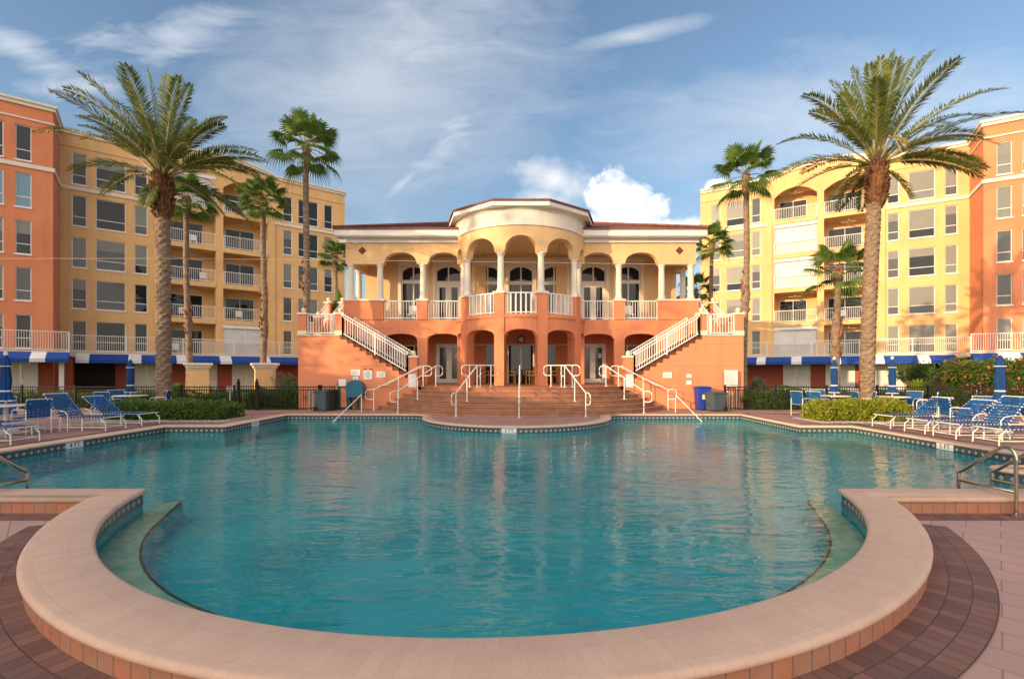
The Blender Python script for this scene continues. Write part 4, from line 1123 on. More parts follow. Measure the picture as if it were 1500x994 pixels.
# ------------------------------------------------------------------ palms
def frond(m, o, t, lift, wid=.42, nl=84, droop=.25, rnd=random):
    """feather frond from o to t; leaflets are thin folded blades"""
    o, t = Vector(o), Vector(t); L = (t - o).length
    c = (o + t) / 2 + Vector((0, 0, lift * L))
    bz = lambda s: o * (1 - s) ** 2 + c * 2 * s * (1 - s) + t * s * s
    tang = lambda s: ((c - o) * (1 - s) + (t - c) * s).normalized()
    side0 = tang(.5).cross(Vector((0, 0, 1)))
    if side0.length < .2: side0 = Vector((rnd.uniform(-1, 1), rnd.uniform(-1, 1), 0))
    side0.normalize()
    roll = rnd.uniform(-.5, .5)
    m.tube([tuple(bz(i / 9)) for i in range(10)], .02, 5, 1, False, [.045, .036, .03, .025, .021, .017, .013, .01, .007, .004])
    for i in range(nl):
        s = .17 + .83 * (i + rnd.random() * .6) / nl
        p = bz(min(s, 1)); tg = tang(min(s, 1)); sd = side0 - tg * side0.dot(tg); sd.normalize(); up = sd.cross(tg)
        if up.z < 0: up = -up
        sd = (sd * math.cos(roll) + up * math.sin(roll)).normalized(); up = sd.cross(tg).normalized()
        if up.z < 0: up = -up
        ln = wid * (math.sin(math.pi * (0.12 + .80 * s)) ** .6) * (1.15 if s < .9 else .8) * rnd.uniform(.8, 1.12)
        for k in (-1, 1):
            d = (tg * rnd.uniform(.75, 1.05) + sd * k * rnd.uniform(.75, 1.0) + up * rnd.uniform(.05, .5)).normalized()
            tip = p + d * ln + Vector((0, 0, -droop * ln * rnd.uniform(.1, .8)))
            mid = p + d * ln * .45
            w = d.cross(up).normalized() * .021
            a = m.p(*p); b = m.p(*(mid + w)); e = m.p(*tip); f = m.p(*(mid - w)); m.face((a, b, e, f))
def date_palm(base, top, tips, label, seed, trunk_r=.235, extra=22, rad=4.2):
    rnd = random.Random(seed)
    bx_, by_ = base[0], base[1]
    g = thing('date_palm', (bx_, by_, 0), label, 'palm tree', 'date palms beside the pool')
    # trunk with diamond leaf scars
    m = MB(); H = top[2] - 1.9; nz = int(H / .075); n = 22; rings = []
    for i in range(nz + 1):
        z = H * i / nz; f = z / top[2]
        cx_, cy_ = bx_ + (top[0] - bx_) * f ** 1.4, by_ + (top[1] - by_) * f ** 1.4
        r0 = trunk_r * (1.22 - .22 * min(1, z / .5)) * (1.0 - .06 * f)
        ring = []
        for k in range(n):
            sc = ((k + (i // 2) % 2 * .0) % 2) * .5
            ph = (i + (2 if k % 4 < 2 else 0)) % 4
            ring.append(m.p(cx_ + math.cos(2 * math.pi * k / n) * (r0 + .013 * ph + rnd.uniform(-.006, .012)), cy_ + math.sin(2 * math.pi * k / n) * (r0 + .013 * ph + rnd.uniform(-.006, .012)), z))
        rings.append(ring)
    for i in range(nz):
        for k in range(n): m.face((rings[i][k], rings[i][(k + 1) % n], rings[i + 1][(k + 1) % n], rings[i + 1][k]))
    m.build('trunk', M['bark'], g)
    # swollen head of cut leaf bases
    m = MB(); z0 = top[2] - 2.1
    prof = [(trunk_r * .9, z0), (trunk_r * 1.1, z0 + .35), (trunk_r * 1.35, z0 + .9), (trunk_r * 1.45, z0 + 1.25), (trunk_r * 1.1, z0 + 1.6), (trunk_r * .5, z0 + 1.9)]
    m.lathe(prof, top[0], top[1], 16)
    for i in range(330):
        a = rnd.uniform(0, 6.283); t_ = rnd.random(); z = z0 + .05 + t_ * 1.75
        r = trunk_r * (.95 + .5 * math.sin(math.pi * min(1, t_ * .95)) ** .8) * .98
        p = Vector((top[0] + r * math.cos(a), top[1] + r * math.sin(a), z)); out = Vector((math.cos(a), math.sin(a), 0)); sd = Vector((-math.sin(a), math.cos(a), 0))
        tip = p + out * rnd.uniform(.05, .16) + Vector((0, 0, rnd.uniform(.05, .28)))
        w = rnd.uniform(.035, .06)
        q = [m.p(*(p - sd * w - Vector((0, 0, .05)))), m.p(*(p + sd * w - Vector((0, 0, .05)))), m.p(*(tip + sd * w * .5)), m.p(*(tip - sd * w * .5)), m.p(*(p + out * .01 + Vector((0, 0, .14))))]
        m.face(q[:4]); m.face((q[3], q[2], q[4])); m.face((q[1], q[4], q[2])); m.face((q[0], q[3], q[4]))
    m.build('leaf_bases', M['boot'], g)
    m = MB(); oz = Vector(top) + Vector((0, 0, -.35))
    for tp in tips:
        t = Vector(tp); d = (t - oz); el = math.atan2(d.z, math.hypot(d.x, d.y))
        frond(m, oz + d.normalized() * .22, t, .16 + .12 * max(0, math.cos(el)) + rnd.uniform(-.03, .04), rnd=rnd, wid=.50)
    for i in range(extra):
        az = i * 2.399 + rnd.uniform(-.2, .2); el = rnd.choice([-.25, 0.0, .2, .45, .7, .95, 1.2]) + rnd.uniform(-.1, .1); ln = rad * rnd.uniform(.82, 1.05) * (1 if el > 0 else .8)
        d = Vector((math.cos(az) * math.cos(el), math.sin(az) * math.cos(el), math.sin(el)))
        frond(m, oz + d * .22, oz + d * ln - Vector((0, 0, .12 * ln)), .22, rnd=rnd, wid=.50)
    m.build('crown', [M['date'], M['rachis']], g)
    # pale fruit stalk
    m = MB()
    for i in range(26):
        a = rnd.uniform(-.5, .5) - 1.3; m.tube([tuple(oz + Vector((0, -.1, .2))), tuple(oz + Vector((.25 * math.cos(a) * i / 26, -.5 + .1 * math.sin(i), .8 + .02 * i))), tuple(oz + Vector((.7 * math.cos(a + i * .1), -.75 - .01 * i, .75 - .03 * i)))], .012, 4)
    m.build('flower_stalks', M['rachis'], g)
    return g
PY = 19.0
def tp(px, py, dy=0): return (gx(px, PY + dy), PY + dy, gz(py, PY + dy))
date_palm((gx(240, PY), PY), (gx(238, PY), PY, gz(246, PY)),
          [tp(50, 195, .3), tp(93, 130, -.8), tp(120, 205, 1.0), tp(176, 115, .5), tp(215, 102, -.6), tp(246, 108, 1.0), tp(280, 124, -.3), tp(332, 172, .6), tp(376, 222, -.5), tp(380, 258, 1.0),
           tp(372, 292, -.9), tp(330, 318, .2), tp(100, 250, -1.0), tp(150, 285, .8), tp(165, 150, 1.6), tp(262, 112, -1.6), tp(310, 190, 1.8), tp(213, 300, -.6), tp(345, 240, 1.5)],
          'date palm on the left, feather fronds over a thick scarred trunk', 11)
date_palm((gx(1269, PY), PY), (gx(1284, PY), PY, gz(228, PY)),
          [tp(1138, 212, .4), tp(1176, 140, -.6), tp(1186, 165, 1.0), tp(1247, 100, .3), tp(1290, 84, -1.0), tp(1308, 76, .6), tp(1335, 86, 1.2), tp(1365, 76, -.4), tp(1400, 98, .5), tp(1476, 130, -.3),
           tp(1450, 172, .8), tp(1440, 200, -.9), tp(1462, 212, .1), tp(1436, 248, .7), tp(1334, 290, -.8), tp(1137, 262, -.4), tp(1136, 302, .6), tp(1212, 300, -1.2), tp(1215, 120, 1.4), tp(1400, 190, 1.6)],
          'date palm on the right, sunlit trunk behind golden hedge', 12)
def fan_leaf(m, o, d, pl, r, droop, rnd):
    """palmate leaf: petiole then a pleated fan of split segments"""
    d = d.normalized(); c = o + d * pl - Vector((0, 0, .12 * pl))
    m.tube([tuple(o), tuple(o + d * pl * .55), tuple(c)], .014, 4, 1, False)
    sd = d.cross(Vector((0, 0, 1)))
    if sd.length < .15: sd = Vector((1, 0, 0))
    sd.normalize(); nrm = sd.cross(d).normalized()
    n = 24
    tw = rnd.uniform(-.4, .4)
    sd2 = (sd * math.cos(tw) + nrm * math.sin(tw)); nrm = sd2.cross(d).normalized(); sd = sd2
    for i in range(n):
        a0 = -2.0 + 4.0 * i / n; a1 = -2.0 + 4.0 * (i + 1) / n; am = (a0 + a1) / 2
        v = lambda a, rr, up=0: c + d * math.cos(a) * rr + sd * math.sin(a) * rr + nrm * up
        rr = r * (.85 + .15 * math.cos(am)) * rnd.uniform(.9, 1.05)
        p1, p2 = v(a0, rr * .60, -.012), v(a1, rr * .60, -.012); pm = v(am, rr * .58, .03)
        q = v(am, rr * .86, 0) - Vector((0, 0, droop * rr * .12)); tip = v(am, rr * 1.0, 0) - Vector((0, 0, droop * rr * rnd.uniform(.25, .6)))
        w = (v(a1, 1) - v(a0, 1)).normalized() * .016
        C = m.p(*c); P1 = m.p(*p1); P2 = m.p(*p2); PM = m.p(*pm)
        m.face((C, P1, PM)); m.face((C, PM, P2))
        Q1 = m.p(*(q - w)); Q2 = m.p(*(q + w)); T_ = m.p(*tip)
        m.face((P1, Q1, PM)); m.face((PM, Q2, P2)); m.face((PM, Q1, Q2)); m.face((Q1, T_, Q2))
def fan_palm(base, top, label, seed, r=.17, leaves=34, size=.95, rough=(), pl=1.0, name='fan_palm', group='slender fan palms round the clubhouse'):
    rnd = random.Random(seed); g = thing(name, (base[0], base[1], 0), label, 'palm tree', group)
    m = MB(); H = top[2]; nz = int(H / .11); n = 14; rings = []; ph = rnd.uniform(0, 6)
    for i in range(nz + 1):
        z = H * i / nz; f = z / H
        cx_ = base[0] + (top[0] - base[0]) * f + .07 * math.sin(f * 5 + ph) * math.sin(f * math.pi); cy_ = base[1] + (top[1] - base[1]) * f
        rr = r * (1.35 - .35 * min(1, z / 1.2)) * (1 - .22 * f) * (1 + .05 * (i % 2))
        bump_ = sum(.55 * math.exp(-((z - q) / .55) ** 2) for q in rough)
        if f > .95: rr *= 1.25
        rings.append([m.p(cx_ + math.cos(2 * math.pi * k / n) * rr * (1 + bump_ * .45 + rnd.uniform(-.04, .05) * (1 + 3 * bump_)), cy_ + math.sin(2 * math.pi * k / n) * rr * (1 + bump_ * .45 + rnd.uniform(-.04, .05)), z + rnd.uniform(-.01, .01)) for k in range(n)])
    for i in range(nz):
        for k in range(n): m.face((rings[i][k], rings[i][(k + 1) % n], rings[i + 1][(k + 1) % n], rings[i + 1][k]))
    m.build('trunk', M['bark2'], g)
    m = MB()
    spots = [(q + rnd.gauss(0, .45), 1) for q in rough for _ in range(34)] + [(H - rnd.random() * .75, 0) for _ in range(70)]
    for z, kind in spots:
        z = max(.5, min(H, z)); f = z / H; a = rnd.uniform(0, 6.283); rr = r * (1 - .22 * f) * 1.0
        out = Vector((math.cos(a), math.sin(a), 0)); sd = Vector((-math.sin(a), math.cos(a), 0))
        p = Vector((base[0] + (top[0] - base[0]) * f, base[1] + (top[1] - base[1]) * f, z)) + out * rr
        tip = p + out * rnd.uniform(.05, .13) + Vector((0, 0, rnd.uniform(.03, .24))); w = rnd.uniform(.03, .05)
        m.face([m.p(*(p - sd * w)), m.p(*(p + sd * w)), m.p(*(tip + sd * w * .3)), m.p(*(tip - sd * w * .3))])
        m.face([m.p(*(p - sd * w)), m.p(*(tip - sd * w * .3)), m.p(*(p + Vector((0, 0, .2))))]); m.face([m.p(*(p + sd * w)), m.p(*(tip + sd * w * .3)), m.p(*(p + Vector((0, 0, .2))))])
    m.build('leaf_bases', M['boot2'], g)
    m = MB(); o = Vector(top)
    for i in range(leaves):
        az = i * 2.399; t_ = i / leaves; el = 1.25 - 2.0 * t_ + rnd.uniform(-.15, .15)
        d = Vector((math.cos(az) * math.cos(el), math.sin(az) * math.cos(el), math.sin(el)))
        fan_leaf(m, o + Vector((0, 0, .1 * (1 - t_))), d, pl * rnd.uniform(.75, 1.1) * size, .78 * size * rnd.uniform(.85, 1.1), .6 + .9 * t_, rnd)
    m.build('crown', [M['fan'], M['rachis']], g)
    return g
def fp(pxb, pxt, pyt, Y, label, seed, **k): return fan_palm((gx(pxb, Y), Y), (gx(pxt, Y), Y, gz(pyt, Y)), label, seed, **k)
fp(277, 273, 292, 24, 'slender fan palm in left cream planter, crown half hidden by date palm', 21, size=.9, r=.15, leaves=24, rough=(4.2,))
fp(385, 386, 294, 24, 'slender fan palm in right cream planter, in front of the shaded building', 22, size=.85, r=.15, leaves=24, rough=(3.7, 5.2))
fp(445, 449, 218, 21.5, 'tall thin fan palm at left end of clubhouse stairs', 23, size=1.08, r=.145, rough=(3.3, 5.6), leaves=24)
fp(1090, 1093, 258, 21.5, 'tall thin fan palm at right end of clubhouse stairs', 24, size=1.0, r=.145, rough=(5.0,), leaves=24)
fp(1224, 1228, 398, 22, 'short fan palm beside blue umbrella, just left of big date palm', 25, size=1.0, r=.16, rough=(2.6, 3.6), leaves=17)
fp(1034, 1043, 357, 30, 'small distant fan palm peeking past right end of clubhouse roof', 26, size=.9, r=.14, leaves=24)
fp(492, 491, 377, 30, 'small fan palm mostly hidden behind left end of clubhouse', 27, size=.75, r=.13, leaves=20)
fp(1021, 1019, 425, 33, 'low fan palm seen through the right end columns', 28, size=.9, r=.13, leaves=20)

# ------------------------------------------------------------------ leafy shrubs and hedges
def leaf_mass(name, mat_, sampler, n, size, loc, label, cat, group=None, seed=1, up=.3, core=None, kind=None, asp=.55, parent=None):
    rnd = random.Random(seed); m = MB()
    for i in range(n):
        p, out = sampler(rnd); p = Vector(p); s_ = size * rnd.uniform(.6, 1.35)
        d = (Vector((rnd.gauss(0, 1), rnd.gauss(0, 1), rnd.gauss(0, 1))).normalized() * .9 + Vector(out) * .7 + Vector((0, 0, up))).normalized()
        sd = d.cross(Vector((rnd.gauss(0, 1), rnd.gauss(0, 1), rnd.gauss(0, 1)))).normalized() * s_ * asp * .5
        m.face([m.p(*p), m.p(*(p + d * s_ * .5 + sd)), m.p(*(p + d * s_)), m.p(*(p + d * s_ * .5 - sd))])
    g = thing(name, loc, label, cat, group) if parent is None else parent
    m.build('foliage', mat_, g)
    if core:
        m = MB(); core(m); m.build('branches', M['bark2'], g)
    return g
def hedge(name, x0, x1, y0, y1, h, mat_, label, n=7000, size=.06, seed=1, cat='hedge', group=None, wob=.12):
    rnd0 = random.Random(seed); ks = [(rnd0.uniform(.8, 2.6), rnd0.uniform(0, 6), rnd0.uniform(.8, 2.6), rnd0.uniform(0, 6)) for _ in range(5)]
    def hh(x, y): return h * (1 + wob * sum(math.sin(a * x * 1.7 + b) * math.sin(c * y * 2 + d) for a, b, c, d in ks) / 1.6)
    def samp(r):
        t = r.random(); x = r.uniform(x0, x1); y = r.uniform(y0, y1)
        ex = min(1, min(x - x0, x1 - x) / .28 + .12) ** .5; H = hh(x, y) * (.45 + .55 * ex)
        dd = abs(r.gauss(0, .035))
        if t < .45:
            ey = min(1, min(y - y0, y1 - y) / .25 + .15) ** .5; return (x, y, H * (.62 + .38 * ey) - dd), (0, 0, 1)
        z = r.random() * H; bul = .10 * math.sin(math.pi * min(1, z / H)) + .05 * math.sin(x * 5 + z * 4)
        if t < .80: return (x, y0 - bul + dd, z), (0, -1, 0)
        if t < .90: return (x0 + dd - .1 * r.random(), y, z * .8), (-1, 0, 0)
        return (x1 - dd + .1 * r.random(), y, z * .8), (1, 0, 0)
    def core(m):
        for i in range(int((x1 - x0) / .3) + 1):
            x = x0 + .2 + i * .3
            if x > x1 - .15: break
            for k in range(3):
                y = y0 + (y1 - y0) * (k + .5) / 3
                for q in range(4):
                    a = q * 1.6 + i; m.tube([(x, y, 0), (x + .05 * math.cos(a), y + .05 * math.sin(a), h * .35), (x + .22 * math.cos(a), y + .2 * math.sin(a), h * .78)], .012, 4)
    g = leaf_mass(name, mat_, samp, n, size, ((x0 + x1) / 2, (y0 + y1) / 2, 0), label, cat, group, seed, core=core)
    # dense inner leaf shell so the hedge is opaque
    m = MB(); rnd = random.Random(seed + 5)
    for i in range(n // 3):
        x, y = rnd.uniform(x0 + .12, x1 - .12), rnd.uniform(y0 + .08, y1 - .08); z = rnd.random() * h * .8; s_ = size * 1.8
        d = Vector((rnd.gauss(0, 1), rnd.gauss(0, 1), rnd.gauss(0, 1))).normalized(); e = d.cross(Vector((.3, .5, .8))).normalized()
        p = Vector((x, y, z)); m.face([m.p(*(p - d * s_)), m.p(*(p + e * s_ * .7)), m.p(*(p + d * s_)), m.p(*(p - e * s_ * .7))])
    m.build('inner_leaves', mat_, g)
    return g
hedge('clipped_hedge', -13.5, -9.6, 15.9, 17.2, .60, M['hedge'], 'low clipped green hedge bed at foot of left date palm', 9000, .07, 1)
hedge('clipped_hedge', 10.2, 13.05, 15.5, 16.6, .66, M['hedge_y'], 'low golden green hedge bed in front of right date palm', 10000, .07, 2)
hedge('back_hedge', -11.6, -8.1, 20.75, 21.6, .80, M['hedge_back'], 'glossy variegated hedge behind black fence beside left planter', 7000, .075, 3)
hedge('back_hedge', 9.5, 13.4, 20.7, 21.6, .78, M['hedge_back'], 'glossy variegated hedge behind black fence right of the bins', 7000, .075, 4)
hedge('back_hedge', -24, -12.6, 21.2, 22.2, .62, M['hedge'], 'long dark green hedge behind left fence', 9000, .08, 5)
hedge('back_hedge', 14.2, 25, 21.2, 22.2, .66, M['hedge'], 'long dark green hedge behind right fence', 9000, .08, 6)
hedge('back_hedge', 8.6, 9.35, 21.4, 22.2, .9, M['bush'], 'narrow dark bush behind bins at end of right staircase', 1800, .07, 16)
def shrub(name, c, r, rz_, mat_, label, n, size, seed, cat='shrub', mats2=None):
    rnd0 = random.Random(seed)
    cl = [(Vector((rnd0.gauss(0, .5), rnd0.gauss(0, .4), rnd0.uniform(-.2, .8))), rnd0.uniform(.28, .5)) for _ in range(14)]
    def samp(rr):
        cc, s_ = rr.choice(cl); d = Vector((rr.gauss(0, 1), rr.gauss(0, 1), rr.gauss(0, 1))).normalized() * s_ * rr.random() ** .3
        p = cc * .8 + d; q = (c[0] + p.x * r, c[1] + p.y * r, max(.03, c[2] + p.z * rz_)); return q, d.normalized()
    def core(m):
        for cc, s_ in cl: m.tube([(c[0], c[1], 0), (c[0] + cc.x * .3 * r, c[1] + cc.y * .3 * r, c[2] * .6), (c[0] + cc.x * .8 * r, c[1] + cc.y * .8 * r, max(.1, c[2] + cc.z * .8 * rz_))], .02, 5)
    g = leaf_mass(name, mat_, samp, n, size, (c[0], c[1], 0), label, cat, None, seed, core=core)
    if mats2:
        m = MB(); rnd = random.Random(seed + 3)
        for i in range(n // 20):
            p, o = samp(rnd); p = Vector(p) + Vector(o) * .08; s_ = size * .7
            d = Vector((rnd.gauss(0, 1), rnd.gauss(0, 1), rnd.gauss(0, 1))).normalized(); e = d.cross(Vector((.3, .5, .8))).normalized()
            m.face([m.p(*(p - d * s_)), m.p(*(p + e * s_ * .7)), m.p(*(p + d * s_)), m.p(*(p - e * s_ * .7))])
        m.build('blossoms', mats2, g)
    return g
shrub('silver_shrub', (gx(421, 21.8), 21.8, .85), .62, .75, M['silver'], 'rounded silvery shrub between right planter and left staircase', 5000, .055, 31)
shrub('flowering_shrub', (gx(1425, 21.5), 21.6, 1.2), 1.55, 1.0, M['bush'], 'large loose shrub with orange blossoms behind fence, right of spiky grass', 7500, .11, 33, mats2=M['flower'])
shrub('flowering_shrub', (gx(1490, 21.5), 21.8, 1.25), 1.3, 1.05, M['bush'], 'loose shrub with orange blossoms at far right edge behind umbrella', 6000, .11, 34, mats2=M['flower'])
shrub('shrub', (gx(1350, 23), 23.5, 1.3), .9, .8, M['bush'], 'dark shrub growing by the dark carport opening of sunlit building', 3500, .10, 35)
def spiky(c, r, h, mat_, label, n, seed, name='spiky_grass'):
    rnd = random.Random(seed); m = MB()
    for i in range(n):
        a = rnd.uniform(0, 6.283); el = rnd.uniform(.15, 1.45); ln = rnd.uniform(.7, 1.0)
        d = Vector((math.cos(a) * math.cos(el) * r, math.sin(a) * math.cos(el) * r, math.sin(el) * h)) * ln
        o = Vector(c) + Vector((rnd.gauss(0, .06), rnd.gauss(0, .06), 0)); w = d.cross(Vector((0, 0, 1))).normalized() * .022
        mid = o + d * .6 + Vector((0, 0, .12 * h)); tip = o + d - Vector((0, 0, .18 * h * math.cos(el)))
        m.face([m.p(*(o - w)), m.p(*(o + w)), m.p(*(mid + w)), m.p(*(mid - w))]); m.face([m.p(*(mid - w)), m.p(*(mid + w)), m.p(*tip)])
    g = thing(name, (c[0], c[1], 0), label, 'plant'); m.build('leaves', mat_, g); return g
spiky((gx(1110, 21.8), 21.8, .55), .75, .95, M['silver'], 'pale spiky plant at foot of right thin palm beside staircase', 420, 41)
spiky((gx(1345, 21.3), 21.3, .55), .95, .85, M['grassy'], 'bright lime fountain grass behind right fence', 520, 42)
spiky((gx(258, 21.3), 21.3, .35), .7, .9, M['grassy'], 'green fountain grass behind left fence beside cream planter', 380, 43)
spiky((gx(300, 25.5), 25.5, .3), .9, .9, M['grassy'], 'dim spiky plant behind left cream planter', 240, 44)
# potted plants on the upper landings
for s, lab in ((-1, 'potted cactus and leafy plant on upper left stair landing'), (1, 'potted leafy plant on upper right stair landing')):
    x = CX + s * 9.28; y = 24.25
    g = thing('potted_plant', (x, y, F2), lab, 'potted plant')
    m = MB(); m.lathe([(.12, F2), (.17, F2 + .3), (.18, F2 + .32), (.15, F2 + .32)], x, y, 14); m.build('pot', M['darkbrown'], g)
    m = MB(); rnd = random.Random(50 + s)
    if s < 0:
        for (dx_, hh_, rr_) in ((.0, 1.35, .15), (.18, 1.0, .12), (-.16, .75, .12)):
            m.lathe([(.03, F2 + .3), (rr_, F2 + .45), (rr_ * .75, F2 + .62), (rr_ * 1.15, F2 + .8), (rr_ * .7, F2 + .62 + hh_ * .3), (rr_ * 1.05, F2 + .3 + hh_ * .8), (.02, F2 + .3 + hh_)], x + dx_, y, 10)
    for i in range(26):
        a = rnd.uniform(0, 6.28); el = rnd.uniform(.2, 1.2)
        fan_leaf_o = Vector((x, y, F2 + .35)); d = Vector((math.cos(a) * math.cos(el), math.sin(a) * math.cos(el), math.sin(el)))
        p = fan_leaf_o + d * .35; e = d.cross(Vector((0, 0, 1))).normalized() * .09
        m.face([m.p(*fan_leaf_o), m.p(*(p + e)), m.p(*(p + d * .25)), m.p(*(p - e))])
    m.build('leaves', M['fan'], g)

# ------------------------------------------------------------------ fence
def fence(p0, p1, label, h=1.0, grp='black fence runs'):
    a, b = Vector(p0), Vector(p1); L = (b - a).length; d = (b - a) / L; sd = Vector((-d.y, d.x))
    g = thing('metal_fence', (a.x, a.y, 0), label, 'fence', grp)
    T = lambda u, w, z: (a.x + d.x * u + sd.x * w, a.y + d.y * u + sd.y * w, z)
    n = max(1, round(L / 2.1)); st = L / n
    for i in range(n + 1):
        m = MB(T); m.box(i * st - .035, i * st + .035, -.035, .035, 0, h + .06); m.build('post', M['black'], g)
    for i in range(n):
        m = MB(T); u0, u1 = i * st + .036, (i + 1) * st - .036
        for z in (.08, h - .16, h - .02): m.box(u0, u1, -.016, .016, z - .018, z + .018)
        k = int((u1 - u0) / .1)
        for j in range(1, k): u = u0 + (u1 - u0) * j / k; m.box(u - .009, u + .009, -.009, .009, .05, h)
        m.build('fence_panel', M['black'], g)
fence((-25, 20.05), (gx(347, 20.05) - .1, 20.05), 'black metal fence along left deck, up to gate beside hedge')
fence((gx(377, 20.05) + .05, 20.05), (gx(467, 20.05), 20.05), 'black metal fence between gate and bins at left staircase')
fence((gx(467, 20.05) + .07, 20.12), (gx(497, 20.5) , 20.85), 'short black fence return behind left bins')
fence((gx(1062, 20.05), 20.05), (26, 20.05), 'black metal fence along right deck, behind loungers')
g = thing('fence_gate', (gx(348, 20.05), 20.05, 0), 'black metal gate with tall capped posts in left fence', 'gate')
x0, x1 = gx(350, 20.05), gx(375, 20.05)
for x in (x0 - .02, x1 + .03):
    m = MB(); m.box(x - .05, x + .05, 20.0, 20.1, 0, 1.22); m.sphere((x, 20.05, 1.27), .05, 10); m.build('gate_post', M['black'], g)
m = MB()
for z in (.1, .86, 1.0): m.box(x0 + .04, x1 - .03, 20.035, 20.065, z - .018, z + .018)
for j in range(1, 7): x = x0 + (x1 - x0) * j / 7; m.box(x - .009, x + .009, 20.04, 20.06, .06, 1.02)
m.build('gate_leaf', M['black'], g)
g = thing('stake_sign', (gx(337, 20.3), 20.4, 0), 'small white notice on a white stake behind the gate', 'sign')
m = MB(); x = gx(337, 20.4); m.box(x - .02, x + .02, 20.39, 20.41, 0, .95); m.build('stake', M['signwhite'], g)
m = MB(); m.box(x - .15, x + .15, 20.36, 20.385, .78, 1.0); m.build('board', M['signwhite'], g)
m = MB(); [m.box(x - .11, x + .11, 20.355, 20.359, z, z + .012) for z in (.83, .87, .91, .95)]; m.build('writing_lines', M['signink'], g)
g = thing('pipe_railing', (gx(1130, 22), 22.4, 0), 'long white pipe railing behind right fence and hedge', 'railing')
m = MB(); m.tube([(gx(1122, 22.4), 22.4, .25), (gx(1124, 22.4), 22.4, .6), (gx(1134, 22.4), 22.4, .78), (gx(1275, 22.4), 22.4, .78)], .03, 8); m.build('rail', M['metal_white'], g)
for px in (1134, 1170, 1206, 1242, 1274): m = MB(); x = gx(px, 22.4); m.tube([(x, 22.4, 0), (x, 22.4, .77)], .025, 6); m.build('post', M['metal_white'], g)
for px in (456, 1070):
    g = thing('bollard_pair', (gx(px, 20.6), 20.6, 0), 'pair of short cream pipes behind fence next to %s staircase' % ('left' if px < 700 else 'right'), 'pipes')
    for k in (-.09, .09): m = MB(); x = gx(px, 20.35) + k; m.tube([(x, 20.35, 0), (x, 20.35, .82)], .05, 10); m.build('pipe', M['cap'], g)

# ------------------------------------------------------------------ planters
for px, lab in ((291, 'cream square planter pillar with white moulded cap, left one'), (388, 'cream square planter pillar with white moulded cap, right one beside silvery shrub')):
    Y = 24.0; x = gx(px, Y); g = thing('planter_pillar', (x, Y, 0), lab, 'planter', 'cream planter pillars')
    def T(a, b, z, x=x, Y=Y): c, s = math.cos(R(33)), math.sin(R(33)); return (x + a * c - b * s, Y + a * s + b * c, z)
    w = .44
    m = MB(T); m.box(-w, w, -w, w, 0, 1.72); m.build('shaft', M['yellow_club'], g)
    m = MB(T)
    for z0, z1, e in ((1.721, 1.80, .03), (1.801, 1.92, .09), (1.921, 2.04, .17)): m.box(-w - e, w + e, -w - e, w + e, z0, z1)
    m.build('cap', M['trim'], g, bevel=.02)

